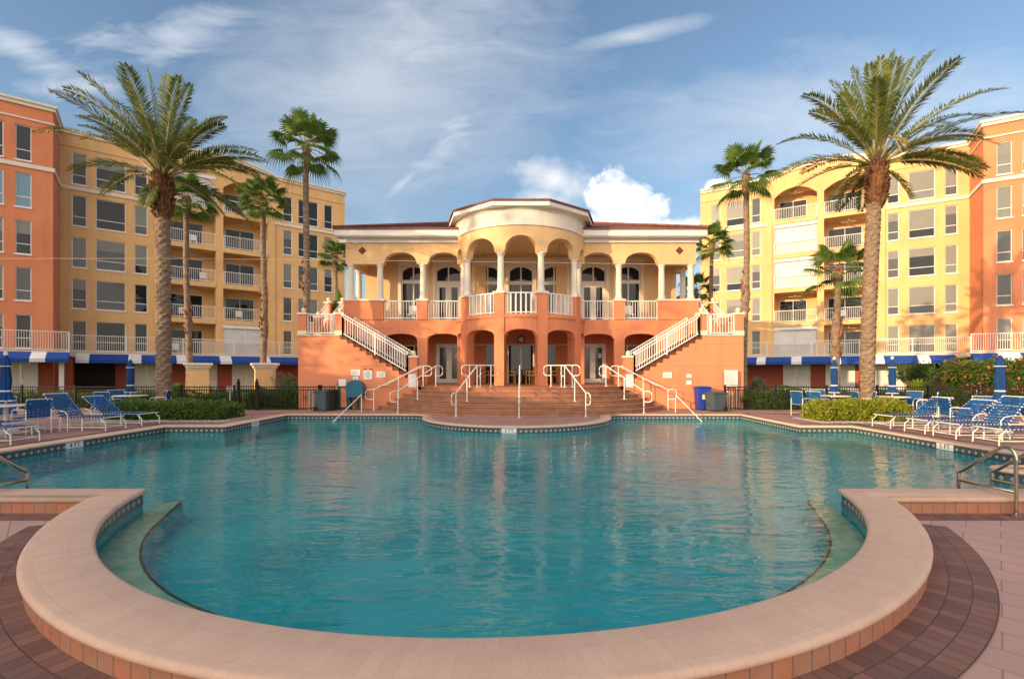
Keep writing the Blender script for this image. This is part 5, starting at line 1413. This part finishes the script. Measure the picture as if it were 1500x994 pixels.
# ------------------------------------------------------------------ furniture
def make_lounger(arms=False, back=38):
    g = thing('sun_lounger', (0, 0, 0), 'x', 'sun lounger', 'blue strap sun loungers beside the pool')
    H = .36; L0 = 1.22; w = .32; bl = .82; t = R(back)
    F = MB(); rr = .014
    def side_(s):
        y = s * w
        m = MB(); m.tube([(0.02, y, H), (L0, y, H), (1.9, y, H)], rr, 6)
        # curved end leg at the foot
        return m
    m = MB()
    for s in (-1, 1): m.tube([(.0, s * w, H), (1.92, s * w, H)], rr, 6)
    m.tube([(0, -w, H), (0, w, H)], rr, 6); m.tube([(1.92, -w, H), (1.92, w, H)], rr, 6)
    for s in (-1, 1): m.tube([(.0, s * w, .10), (1.85, s * w, .10)], .011, 6)
    m.tube([(.0, -w, .10), (.0, w, .10)], .011, 6)
    m.build('frame', M['metal_white'], g)
    for s in (-1, 1):
        m = MB(); m.tube([(.10, s * w, H), (.04, s * w, H - .08), (-.04, s * w, H - .14), (-.05, s * w, .0)], .014, 6); m.build('leg', M['metal_white'], g)
        for x in (.62, 1.25, 1.86): m = MB(); m.tube([(x, s * w, H), (x, s * w, 0)], .014, 6); m.build('leg', M['metal_white'], g)
    B = lambda u, y, k=0: (L0 + u * math.cos(t) - k * math.sin(t), y, H + .01 + u * math.sin(t) + k * math.cos(t))
    m = MB()
    for s in (-1, 1): m.tube([B(0, s * w), B(bl, s * w)], rr, 6)
    m.tube([B(bl, -w), B(bl, w)], rr, 6)
    m.tube([B(bl * .55, -w * .8), (L0 + .50, -w * .8, H)], .011, 6); m.tube([B(bl * .55, w * .8), (L0 + .50, w * .8, H)], .011, 6)
    m.build('back_frame', M['metal_white'], g)
    def strapset(fn, L, name):
        m = MB(); n = int(L / .086)
        for i in range(n):
            u = .02 + i * .086
            m2 = [fn(u, -w - .017, .018), fn(u + .053, -w - .017, .018), fn(u + .053, w + .017, .018), fn(u, w + .017, .018)]
            m.poly(m2); lo2 = [fn(u, -w - .018, -.018), fn(u + .053, -w - .018, -.018), fn(u + .053, w + .018, -.018), fn(u, w + .018, -.018)]
            for k in (0, 2): m.poly([m2[k], m2[k + 1], lo2[k + 1], lo2[k]])
            m.poly([lo2[0], lo2[1], fn(u + .053, -w + .03, -.016), fn(u, -w + .03, -.016)])
        for k in range(7):
            y = -w + .045 + k * (2 * w - .09) / 6
            for i in range(n):     # woven long straps, over and under
                u = .02 + i * .086; z = .023 if (i + k) % 2 else .010
                m.poly([fn(u - .012, y - .026, z), fn(u + .064, y - .026, z), fn(u + .064, y + .026, z), fn(u - .012, y + .026, z)])
        m.build(name, M['strap'], g)
    strapset(lambda u, y, k: (u, y, H + k), L0, 'seat_straps'); strapset(B, bl, 'back_straps')
    if arms:
        for s in (-1, 1):
            y = s * (w + .03); m = MB(); m.tube([(L0 - .22, y, .0), (L0 - .22, y, H + .08), (L0 - .14, y, H + .17), (L0 - .02, y, H + .20), (L0 + .42, y, H + .20), (L0 + .42, y, .0)], .013, 6); m.build('armrest', M['metal_white'], g)
    return g
def make_chair():
    g = thing('patio_chair', (0, 0, 0), 'x', 'chair', 'blue strap patio chairs round the tables')
    w = .27; H = .42
    for s in (-1, 1):
        m = MB(); m.tube([(-.26, s * w, 0), (-.26, s * w, .64), (-.14, s * w, .655), (.20, s * w, .64), (.27, s * w, .56), (.27, s * w, 0)], .013, 6); m.tube([(-.26, s * w, .10), (.27, s * w, .10)], .010, 6); m.build('side_frame', M['metal_white'], g)
    m = MB(); m.tube([(-.20, -w, H), (.27, -w, H), (.27, w, H), (-.20, w, H), (-.20, -w, H)], .012, 6); m.build('seat_frame', M['metal_white'], g)
    Bk = lambda u, y, k=0: (-.20 - u * .18 - k, y, H + u * .98)
    m = MB(); m.tube([Bk(0, -w), Bk(.50, -w), Bk(.50, w), Bk(0, w)], .013, 6); m.build('back_frame', M['metal_white'], g)
    def st(fn, L, nm):
        m = MB(); n = int(L / .075)
        for i in range(n):
            u = .02 + i * .075; m2 = [fn(u, -w - .016, .016), fn(u + .052, -w - .016, .016), fn(u + .052, w + .016, .016), fn(u, w + .016, .016)]; lo2 = [fn(u, -w - .016, -.016), fn(u + .052, -w - .016, -.016), fn(u + .052, w + .016, -.016), fn(u, w + .016, -.016)]
            m.poly(m2); m.poly(lo2)
            for k in (0, 2): m.poly([m2[k], m2[k + 1], lo2[k + 1], lo2[k]])
        for k in range(6):
            y = -w + .05 + k * (2 * w - .1) / 5; m.poly([fn(0, y - .025, .02), fn(L, y - .025, .02), fn(L, y + .025, .02), fn(0, y + .025, .02)]); m.poly([fn(0, y - .025, -.02), fn(L, y - .025, -.02), fn(L, y + .025, -.02), fn(0, y + .025, -.02)])
        m.build(nm, M['strap'], g)
    st(lambda u, y, k: (-.19 + u, y, H + k), .46, 'seat_straps'); st(lambda u, y, k: Bk(u, y, k), .49, 'back_straps')
    return g
def place(proto, used, x, y, rz, label, z=0):
    o = proto if not used else copy_tree(proto)
    o.location = (x, y, z); o.rotation_euler = (0, 0, R(rz)); o['label'] = label; return o
lp = make_lounger(); la = make_lounger(True, 52)
LG = [(lp, 10.95, 13.93, 4, 'sunlit blue strap lounger, farthest of the row at right of pool'),
      (lp, 10.95, 12.75, 2, 'sunlit blue strap lounger, second farthest of right row'),
      (la, 10.95, 11.85, 0, 'blue strap lounger with white armrests and steep back, at right of pool'),
      (lp, 11.0, 10.85, -2, 'blue strap lounger nearest the steel pool rail, cut by right photo edge'),
      (lp, -10.95, 14.6, 176, 'shaded blue strap lounger, nearest the clipped hedge at left'),
      (la, -11.0, 13.4, 178, 'blue strap lounger with white armrests and steep back, at left of pool'),
      (lp, -11.0, 10.95, 180, 'shaded blue strap lounger, nearest the camera at left, cut by photo edge'),
      (lp, -12.2, 11.95, 181, 'shaded blue strap lounger between armrest lounger and nearest left one')]
seen = set()
for pr_, x, y, a, lab in LG: place(pr_, pr_.name in seen, x, y, a, lab); seen.add(pr_.name)
TB = [(-13.45, 12.85, 'nearest left, beside the loungers'), (gx(191, 18.0), 18.0, 'farther left one behind clipped hedge'), (gx(1222, 17.8), 17.8, 'behind golden hedge, left of right date palm'),
      (gx(1307, 17.2), 17.2, 'just right of right date palm'), (gx(1465, 12.9), 12.9, 'nearest right, behind the loungers')]
def make_table():
    g = thing('patio_table', (0, 0, 0), 'x', 'table', 'round white patio tables')
    m = MB(); m.lathe([(.02, .70), (.52, .70), (.545, .715), (.53, .735), (.02, .74)], 0, 0, 32); m.build('table_top', M['metal_white'], g)
    m = MB(); m.lathe([(.26, 0), (.26, .05), (.07, .09), (.05, .12), (.05, .70)], 0, 0, 20); m.build('pedestal', M['metal_white'], g)
    return g
def make_umb():
    g = thing('closed_umbrella', (0, 0, 0), 'x', 'umbrella', 'closed blue umbrellas standing in the tables')
    m = MB(); m.tube([(0, 0, .1), (0, 0, 2.08)], .022, 10); m.build('pole', M['cap'], g)
    m = MB(); m.lathe([(.03, 2.06), (.045, 2.09), (.045, 2.15), (.02, 2.17)], 0, 0, 12); m.build('finial', M['metal_white'], g)
    m = MB(); fold = lambda a, z: 1 + .16 * math.cos(8 * a + z * 1.2) * min(1, (2.08 - z) * 3)
    m.lathe([(.03, 2.07), (.06, 2.0), (.10, 1.86), (.112, 1.78)], 0, 0, 40, 0, fold, False)
    m.lathe([(.075, 1.80), (.095, 1.6), (.108, 1.4), (.10, 1.25), (.092, 1.12), (.12, .98), (.165, .86)], 0, 0, 40, 0, fold, False)
    m.build('canopy', M['blue_umb'], g, smooth=True)
    m = MB(); m.lathe([(.114, 1.785), (.117, 1.765)], 0, 0, 40, 0, fold, False); m.lathe([(.097, 1.13), (.098, 1.09)], 0, 0, 40, 0, fold, False); m.lathe([(.168, .862), (.172, .84)], 0, 0, 40, 0, fold, False); m.build('trim', M['canvas_white'], g)
    return g
tb, um, ch = make_table(), make_umb(), make_chair(); ci_ = 0
for i, (x, y, w_) in enumerate(TB):
    place(tb, i > 0, x, y, 0, 'round white patio table, ' + w_); place(um, i > 0, x, y, i * 17, 'closed blue umbrella over patio table ' + w_)
    if i > 0 and i == 4: pass
    pos = {0: [(-15, 1.0), (140, .95), (215, .95)], 1: [(20, .95), (150, .95), (-90, .95)], 2: [(205, .95), (330, .95), (85, .9)], 3: [(20, .95), (170, .95), (-40, .95)], 4: [(60, .95), (15, 1.0), (165, 1.0)]}[i]
    for a, r in pos:
        side_ = 'far' if math.sin(R(a)) > 0 else 'near'; lr = 'right' if math.cos(R(a)) > .3 else ('left' if math.cos(R(a)) < -.3 else 'middle'); sh_ = ['leftmost table by loungers', 'table behind left hedge', 'table behind golden hedge', 'table right of right date palm', 'rightmost table'][i]
        place(ch, ci_ > 0, x + r * math.cos(R(a)), y + r * math.sin(R(a)), a + 180, 'blue strap chair on the %s %s side of %s' % (side_, lr, sh_)); ci_ += 1
place(ch, True, gx(1176, 17.6), 17.6, 12, 'lone blue strap chair at left end of golden hedge')
# under the arcade
def wood_chair():
    g = thing('wooden_chair', (0, 0, 0), 'x', 'chair', 'golden wooden armchairs under the arcade')
    for sx in (-.2, .2):
        for sy in (-.24, .24): m = MB(); m.box(sx - .02, sx + .02, sy - .02, sy + .02, 0, .62 if sx > 0 else .88); m.build('leg', M['wood'], g)
    m = MB(); m.box(-.22, .24, -.26, .26, .42, .46); m.build('seat', M['wood'], g)
    m = MB(); m.box(-.22, -.19, -.22, .22, .80, .87); m.box(-.22, -.19, -.22, .22, .52, .56)
    for k in range(6): y = -.19 + k * .076; m.box(-.215, -.195, y - .015, y + .015, .56, .80)
    m.build('backrest', M['wood'], g)
    for sy in (-.25, .25): m = MB(); m.box(-.2, .25, sy - .03, sy + .03, .62, .65); m.build('armrest', M['wood'], g)
    return g
wc = wood_chair(); n_ = 0
for x, y, a, lab in ((-.52, 23.4, 10, 'golden wooden armchair under the middle arch, left of centre handrail'), (.52, 23.2, 200, 'golden wooden armchair under the middle arch, right of centre handrail'),
                (-1.75, 23.9, 20, 'wooden armchair in shade under arch left of the middle one'), (1.75, 23.9, 170, 'wooden armchair in shade under arch right of the middle one'), (.85, 24.0, 250, 'wooden armchair behind table under the middle arch')):
    place(wc, n_ > 0, CX + x, y, a, lab, TZ); n_ += 1
for x, lab in ((.05, 'round dark table between golden chairs under the middle arch'), (-2.2, 'round dark table under arch left of the middle one'), (2.2, 'round dark table under arch right of the middle one')):
    g = thing('round_table', (CX + x, 23.9, TZ), lab, 'table', 'dark tables under the arcade')
    m = MB(); m.lathe([(.02, TZ + .70), (.42, TZ + .70), (.42, TZ + .74), (.02, TZ + .74)], CX + x, 23.9, 24); m.build('table_top', M['bingrey'], g)
    m = MB(); m.lathe([(.2, TZ), (.2, TZ + .04), (.04, TZ + .08), (.04, TZ + .70)], CX + x, 23.9, 12); m.build('pedestal', M['black'], g)
for s in (-1, 1):
    g = thing('gallery_chair', (CX + s * 5.6, 24.8, F2), 'white chair on upper gallery behind %s end railing' % ('left' if s < 0 else 'right'), 'chair')
    x = CX + s * 5.6; m = MB(); m.box(x - .25, x + .25, 24.6, 25.1, F2 + .38, F2 + .43); m.build('seat', M['white'], g); m = MB(); m.box(x - .25, x + .25, 25.1, 25.15, F2 + .43, F2 + .9); m.build('backrest', M['white'], g)
    for a in (-.22, .22):
        for b in (24.62, 25.08): m = MB(); m.tube([(x + a, b, F2), (x + a, b, F2 + .38)], .015, 6); m.build('leg', M['white'], g)
# clock
g = thing('wall_clock', (CX + .03, 25.9, gz(497, 25.9)), 'round white clock with dark rim on wall above middle window', 'clock')
x, z = CX + .03, gz(497, 25.9)
def disc(r0, r1, y0, y1, n=28):
    m = MB(); a = [[m.p(x + r * math.cos(6.2832 * k / n), y, z + r * math.sin(6.2832 * k / n)) for k in range(n)] for r, y in ((r0, y0), (r1, y0), (r1, y1), (r0, y1))]
    for i in range(3):
        for k in range(n): m.face((a[i][k], a[i][(k + 1) % n], a[i + 1][(k + 1) % n], a[i + 1][k]))
    return m
disc(.15, .20, 25.88, 25.96).build('rim', M['black'], g)
m = disc(.001, .155, 25.905, 25.95); m.build('face', M['signwhite'], g)
m = MB(); m.box(x - .006, x + .006, 25.895, 25.90, z, z + .11); m.box(x, x + .08, 25.895, 25.90, z - .006, z + .006); m.build('hands', M['black'], g)
# ceiling fan / lamp
# security floodlight at the left eave
g = thing('floodlight', (gx(505, 22.8), 22.9, 7.8), 'grey floodlight with wire loop under left eave of clubhouse', 'lamp')
x = gx(503, 22.9); z = gz(353, 22.9)
m = MB(); m.tube([(x + .5, 23.4, z + .02), (x + .2, 23.0, z)], .02, 6); m.tube([(x + .35 + .16 * math.cos(a / 3), 23.0, z - .05 + .16 * math.sin(a / 3)) for a in range(0, 17)], .008, 5); m.build('bracket', M['shutter'], g)
m = MB(); m.box(x - .22, x + .18, 22.8, 23.0, z - .10, z + .06); m.build('lamp_head', M['shutter'], g, bevel=.02)
# long thin cable over the court
m = MB(); YA = 18.75
m.tube([(gx(-140, 20), YA, 6.05 + .0), (gx(240, YA), YA, gz(378.5, YA)), (gx(500, YA), YA, gz(381, YA)), (gx(763, YA), YA, gz(384, YA)), (gx(1040, YA), YA, gz(388, YA)), (gx(1272, 18.75), 18.7, gz(391, YA))], .0065, 5)
tag(m.build('overhead_cable', M['cable']), 'thin pale cable strung between the two date palms', 'cable')
# ------------------------------------------------------------------ signs
def sign(x0, x1, z0, z1, y, label, lines=5, title=None, ink='signink', name='wall_sign', extra=None, posts=False):
    g = thing(name, ((x0 + x1) / 2, y, z0), label, 'sign', None)
    m = MB(); m.box(x0, x1, y - .02, y - .003, z0, z1); m.build('board', M['signwhite'], g)
    rnd = random.Random(int(x0 * 100)); hgt = (z1 - z0); lo2 = z0 + (.14 * hgt if not extra else .22 * hgt)
    for i in range(lines):
        z = lo2 + (z1 - lo2 - .06) * (i + .5) / lines; e = rnd.uniform(.03, .09)
        m = MB(); k = x0 + .03 + e * .3
        while k < x1 - .05 - e: w = rnd.uniform(.02, .06); m.box(k, min(k + w, x1 - .03), y - .0225, y - .0205, z - .006, z + .006); k += w + .012
        m.build('text_line', M[ink], g)
    if title: text_part(title, (x1 - x0) / (len(title) * .68), M['ink'], g, ((x0 + x1) / 2, y - .024, z1 - .045 * 1.2))
    if extra: text_part(extra, .115, M['ink'], g, ((x0 + x1) / 2, y - .024, z0 + .09))
    if posts:
        for xx in (x0 + .06, x1 - .06): m = MB(); m.box(xx - .02, xx + .02, y - .001, y + .03, 0, z1 + .02); m.build('post', M['signwhite'], g)
SY = 20.585
def sp(px0, px1, py0, py1, Y=SY): return gx(px0, Y), gx(px1, Y), gz(py1, Y), gz(py0, Y)
sign(*sp(514, 528, 541, 549.5), SY, 'wide white notice with green print, leftmost on left stair wall', 4)
sign(*sp(517, 525, 551, 556), SY, 'tiny white notice under leftmost sign on left stair wall', 2)
sign(*sp(533, 545.5, 542, 555.5), SY, 'tall white rules sign with two dark fixings above, left stair wall', 8)
g = thing('sign_fixings', (gx(539, SY), SY, 2.0), 'two dark brackets above tall white rules sign', 'bracket')
for px in (534.5, 543.5): m = MB(); x = gx(px, SY); z = gz(540.5, SY); m.box(x - .05, x + .05, SY - .03, SY - .003, z - .022, z + .022); m.build('bracket', M['maroon'], g)
sign(*sp(552, 565, 544, 552.5), SY, 'white notice with bluish print, rightmost on left stair wall', 4)
sign(*sp(971, 984, 545, 553.5), SY, 'white notice with bluish print, leftmost on right stair wall', 4)
sign(*sp(1005.5, 1013, 547.5, 553), SY, 'small white notice, upper of the pair on right stair wall', 2)
sign(*sp(1005, 1013, 557, 563), SY, 'small white notice, lower of the pair on right stair wall', 2)
sign(*sp(1061, 1080.5, 542, 567, 20.45), 20.45, 'large white pool rules board ending in NO DIVING, on posts at right wall', 10, extra='NO DIVING', posts=True)
# ------------------------------------------------------------------ bins, booth
def bin_(x, y, w, d, h, mt, label, lid=True, wheels=False, rz=0, recyc=False):
    g = thing('waste_bin', (x, y, 0), label, 'bin', None)
    def T(a, b, z): c, s = math.cos(R(rz)), math.sin(R(rz)); return (x + a * c - b * s, y + a * s + b * c, z)
    m = MB(T); k = .84
    lo2 = [(-w * k / 2, -d * k / 2), (w * k / 2, -d * k / 2), (w * k / 2, d * k / 2), (-w * k / 2, d * k / 2)]; hi = [(-w / 2, -d / 2), (w / 2, -d / 2), (w / 2, d / 2), (-w / 2, d / 2)]
    a = [m.p(*p, .03) for p in lo2]; b = [m.p(*p, h) for p in hi]
    for i in range(4): m.face((a[i], a[(i + 1) % 4], b[(i + 1) % 4], b[i]))
    m.face(a[::-1]); m.face(b); m.build('body', mt, g, bevel=.02)
    m = MB(T); m.box(-w / 2 - .03, w / 2 + .03, -d / 2 - .03, d / 2 + .03, h + .002, h + .05); m.box(-w / 2 + .05, w / 2 - .05, -d / 2 + .04, d / 2 - .05, h + .051, h + .075); m.build('lid', mt, g, bevel=.015)
    if wheels:
        for s in (-1, 1):
            m = MB(T); n = 16; q = [[m.p(s * (w / 2 - .02) + e, d / 2 * .8 + .10 * math.cos(6.2832 * i / n), .10 + .10 * math.sin(6.2832 * i / n)) for i in range(n)] for e in (0, s * .05)]
            for i in range(n): m.face((q[0][i], q[0][(i + 1) % n], q[1][(i + 1) % n], q[1][i]))
            m.face(q[0]); m.face(q[1]); m.build('wheel', M['black'], g)
        m = MB(T); m.tube([(-w / 2 + .05, d / 2 + .02, h - .04), (-w / 2 + .05, d / 2 + .08, h), (w / 2 - .05, d / 2 + .08, h), (w / 2 - .05, d / 2 + .02, h - .04)], .015, 6); m.build('handle', M['black'], g)
    if recyc: m = MB(T); m.box(-.09, .09, -d / 2 - .004 + .05 * 0, -d / 2 + .03, h * .50, h * .50 + .2); m.build('label', M['signwhite'], g)
    return g
bin_(gx(479, 20.1), 19.75, .50, .5, .78, M['bingrey'], 'grey wheeled bin beside left stair wall', wheels=True, rz=80)
bin_(gx(490, 20.2), 19.95, .34, .4, .80, M['black'], 'narrow dark bin squeezed beside the grey bin at left')
bin_(gx(1029, 20.2), 20.2, .56, .5, .93, M['binblue'], 'blue recycling bin with white label at right stair wall', recyc=True)
bin_(gx(1046, 19.8), 19.65, .60, .62, .72, M['bingrey'], 'grey wheeled bin in front of blue recycling bin', wheels=True, rz=-75)
g = thing('towel_hood', (gx(522, 20.3), 20.3, .6), 'rounded blue plastic hood box mounted by left stair wall', 'hood')
x = gx(522, 20.3); m = MB(); hw = .32; z0 = gz(580, 20.3); pts = [(x - hw, z0), (x + hw, z0)] + [(x + hw * math.cos(R(a)), z0 + .33 + .34 * math.sin(R(a))) for a in range(0, 181, 12)]
f_ = [m.p(a, 20.05, b) for a, b in pts]; b_ = [m.p(a, 20.59, b) for a, b in pts]; n = len(pts)
for i in range(n): m.face((f_[i], f_[(i + 1) % n], b_[(i + 1) % n], b_[i]))
m.face(f_); m.face(b_); m.build('shell', M['teal'], g, bevel=.03)
m = MB(); m.box(x - .05, x + .05, 20.3, 20.5, 0, z0); m.build('stand', M['tealdark'], g)
g = thing('control_post', (gx(504, 20.35), 20.35, 0), 'orange post with grey meter box in a dark teal frame, beside blue hood', 'post')
x = gx(504, 20.35)
m = MB(); m.box(x - .12, x + .12, 20.3, 20.5, .12, .95); m.build('panel', M['orange'], g)
m = MB(); m.box(x - .17, x + .15, 20.16, 20.32, 1.0, 1.30); m.build('meter_box', M['shutter'], g, bevel=.02)
for k in (-.20, .20): m = MB(); m.box(x + k - .07, x + k + .07, 20.32, 20.46, 0, 1.15); m.build('frame_leg', M['tealdark'], g)
m = MB(); m.box(x - .27, x + .27, 20.30, 20.48, .0, .11); m.build('frame_foot', M['tealdark'], g)
# ------------------------------------------------------------------ pool rails
def tube_thing(paths, r, label, loc, name='pool_handrail', mt='steel', plates=()):
    g = thing(name, loc, label, 'handrail')
    for k, p in enumerate(paths): m = MB(); m.tube(p, r, 10); m.build('rail' if k == 0 else 'lower_rail', M[mt], g, smooth=True)
    for px_, py_, pz_ in plates: m = MB(); m.lathe([(.07, pz_), (.07, pz_ + .012), (.03, pz_ + .03)], px_, py_, 16); m.build('base_plate', M['steel'], g)
    return g
def curve(pts, n=6):
    out = []
    P = [Vector(p) for p in pts]; P = [P[0]] + P + [P[-1]]
    for i in range(1, len(P) - 2):
        for k in range(n):
            t = k / n; a, b, c, d = P[i - 1:i + 3]
            out.append(tuple(.5 * ((2 * b) + (c - a) * t + (2 * a - 5 * b + 4 * c - d) * t * t + (3 * b - a - 3 * c + d) * t ** 3)))
    out.append(tuple(P[-2])); return out
for s in (-1, 1):
    for j, X in enumerate((6.72, 7.2)):
        x = s * X; Y0 = 6.1
        pts = [(x, Y0, -.19), (x, Y0, .40), (x, Y0, .53), (x, Y0 + .03, .62), (x, Y0 + .10, .655), (x, Y0 + .22, .62), (x, 6.78, .27), (x, 6.88, .20), (x, 6.90, .10), (x, 6.90, -.7)]
        lab = (('thick steel handrail standing on patio at right rim of pool', 'second steel handrail behind the thick one at right rim, cut by photo edge') if s > 0 else
               ('bronze tinted steel handrail at left edge of pool rim', 'outer handrail of left pool entry, beyond left photo edge'))[j]
        tube_thing([curve(pts), [(x, Y0, .10), (x, 6.90, .08)]], .022, lab, (x, Y0, -.2), plates=[(x, Y0, -.2)])
for s, lab in ((-1, 'slim steel grab rail dropping into far left recess of pool'), (1, 'slim steel grab rail dropping into far right recess of pool')):
    x = gx(532 if s < 0 else 987, 18.9)
    pts = [(x, 18.7, 0), (x, 18.7, .55), (x, 18.62, .68), (x - s * .02, 18.4, .66), (x + s * .75 * 0 + (-.60 if s < 0 else .55), 17.4, -.2)]
    tube_thing([curve(pts)], .017, lab, (x, 18.7, 0), mt='metal_white')
# gravel round the hedges
def gravel(x0, x1, y0, y1, hx0, hx1, hy0, hy1, label, seed):
    rnd = random.Random(seed); m = MB(); n = 0
    while n < 1600:
        x, y = rnd.uniform(x0, x1), rnd.uniform(y0, y1)
        if hx0 < x < hx1 and hy0 < y < hy1: continue
        r = rnd.uniform(.015, .04); a = rnd.uniform(0, 3)
        q = [m.p(x + r * math.cos(a + k * 1.57), y + r * math.sin(a + k * 1.57), .004) for k in range(4)]; t = m.p(x, y, .004 + r * .8)
        for k in range(4): m.face((q[k], q[(k + 1) % 4], t))
        n += 1
    tag(m.build('gravel', M['gravel']), label, 'gravel', kind='stuff')
gravel(-13.8, -9.3, 15.5, 17.2, -13.5, -9.6, 15.9, 17.4, 'pale gravel strip round the left clipped hedge', 61)
gravel(9.9, 13.4, 15.1, 16.8, 10.2, 13.05, 15.5, 17.0, 'pale gravel strip round the golden hedge', 62)
# ------------------------------------------------------------------ unseen block and trees, added out of view to shade the court
def shade_block(sc, tc_, length, depth, h, label):
    X, Y = .8 * tc_ + .6 * sc, .6 * tc_ - .8 * sc
    g = thing('added_shade_block', (X, Y, -.2), label, 'shade blocker')
    T = lambda u, w, z: (X + .6 * u + .8 * w, Y - .8 * u + .6 * w, z)
    m = MB(T); m.box(-length / 2, length / 2, -depth, 0, -.2, h - .5); m.build('wall', M['yellow'], g)
    m = MB(T); m.box(-length / 2 - .4, length / 2 + .4, -depth - .4, .4, h - .5 + .002, h); m.build('roof', M['roof'], g)
    for i in range(int(length / 3) - 1): m = MB(T); u = -length / 2 + 1 + i * 3; m.box(u, u + 1.4, .002, .04, .7, 2.4); m.build('window', M['glass_c'], g)
def shade_tree(x, y, r, z0, z1, n, seed, label):  # unseen tree, added to throw dappled shade on the clubhouse
    rnd0 = random.Random(seed); cl = [(Vector((rnd0.gauss(0, r * .45), rnd0.gauss(0, r * .45), rnd0.uniform(z0, z1))), rnd0.uniform(.5, 1.1)) for _ in range(16)]
    g = thing('added_shade_tree', (x, y, -.2), label, 'tree'); rnd = random.Random(seed); m = MB()
    for i in range(n):
        cc, s_ = rnd.choice(cl); d_ = Vector((rnd.gauss(0, 1), rnd.gauss(0, 1), rnd.gauss(0, 1))).normalized(); p = Vector((x, y, 0)) + cc + d_ * s_ * rnd.random() ** .4
        e = d_.cross(Vector((.2, .5, .7))).normalized(); q = .16; m.face([m.p(*(p - d_ * q)), m.p(*(p + e * q * .6)), m.p(*(p + d_ * q)), m.p(*(p - e * q * .6))])
    m.build('crown', M['bush'], g)
    m = MB(); m.tube([(x, y, -.2), (x + .1, y, z0), (x, y, (z0 + z1) / 2)], .2, 8)
    for cc, s_ in cl: m.tube([(x, y, z0 * .8), (x + cc.x * .5, y + cc.y * .5, (z0 + cc.z) / 2), (x + cc.x, y + cc.y, cc.z)], .05, 5)
    m.build('trunk', M['bark2'], g)
shade_block(-9, -20, 34, 7, 6.3, 'low unseen yellow block added behind the viewer to shade the court')
shade_tree(-25.5, 8.5, 2.2, 5, 13.5, 2600, 71, 'tall unseen tree added for shade beyond left edge, nearer the apartment building')
shade_tree(-25.5, 4.5, 2.0, 5, 14, 2200, 72, 'tall unseen tree added for shade beyond left edge, nearer the beach')
shade_tree(-27.0, 0.0, 1.8, 9, 15.5, 650, 73, 'sparse unseen tree added for dappled shade beyond left edge, beside the shade block')
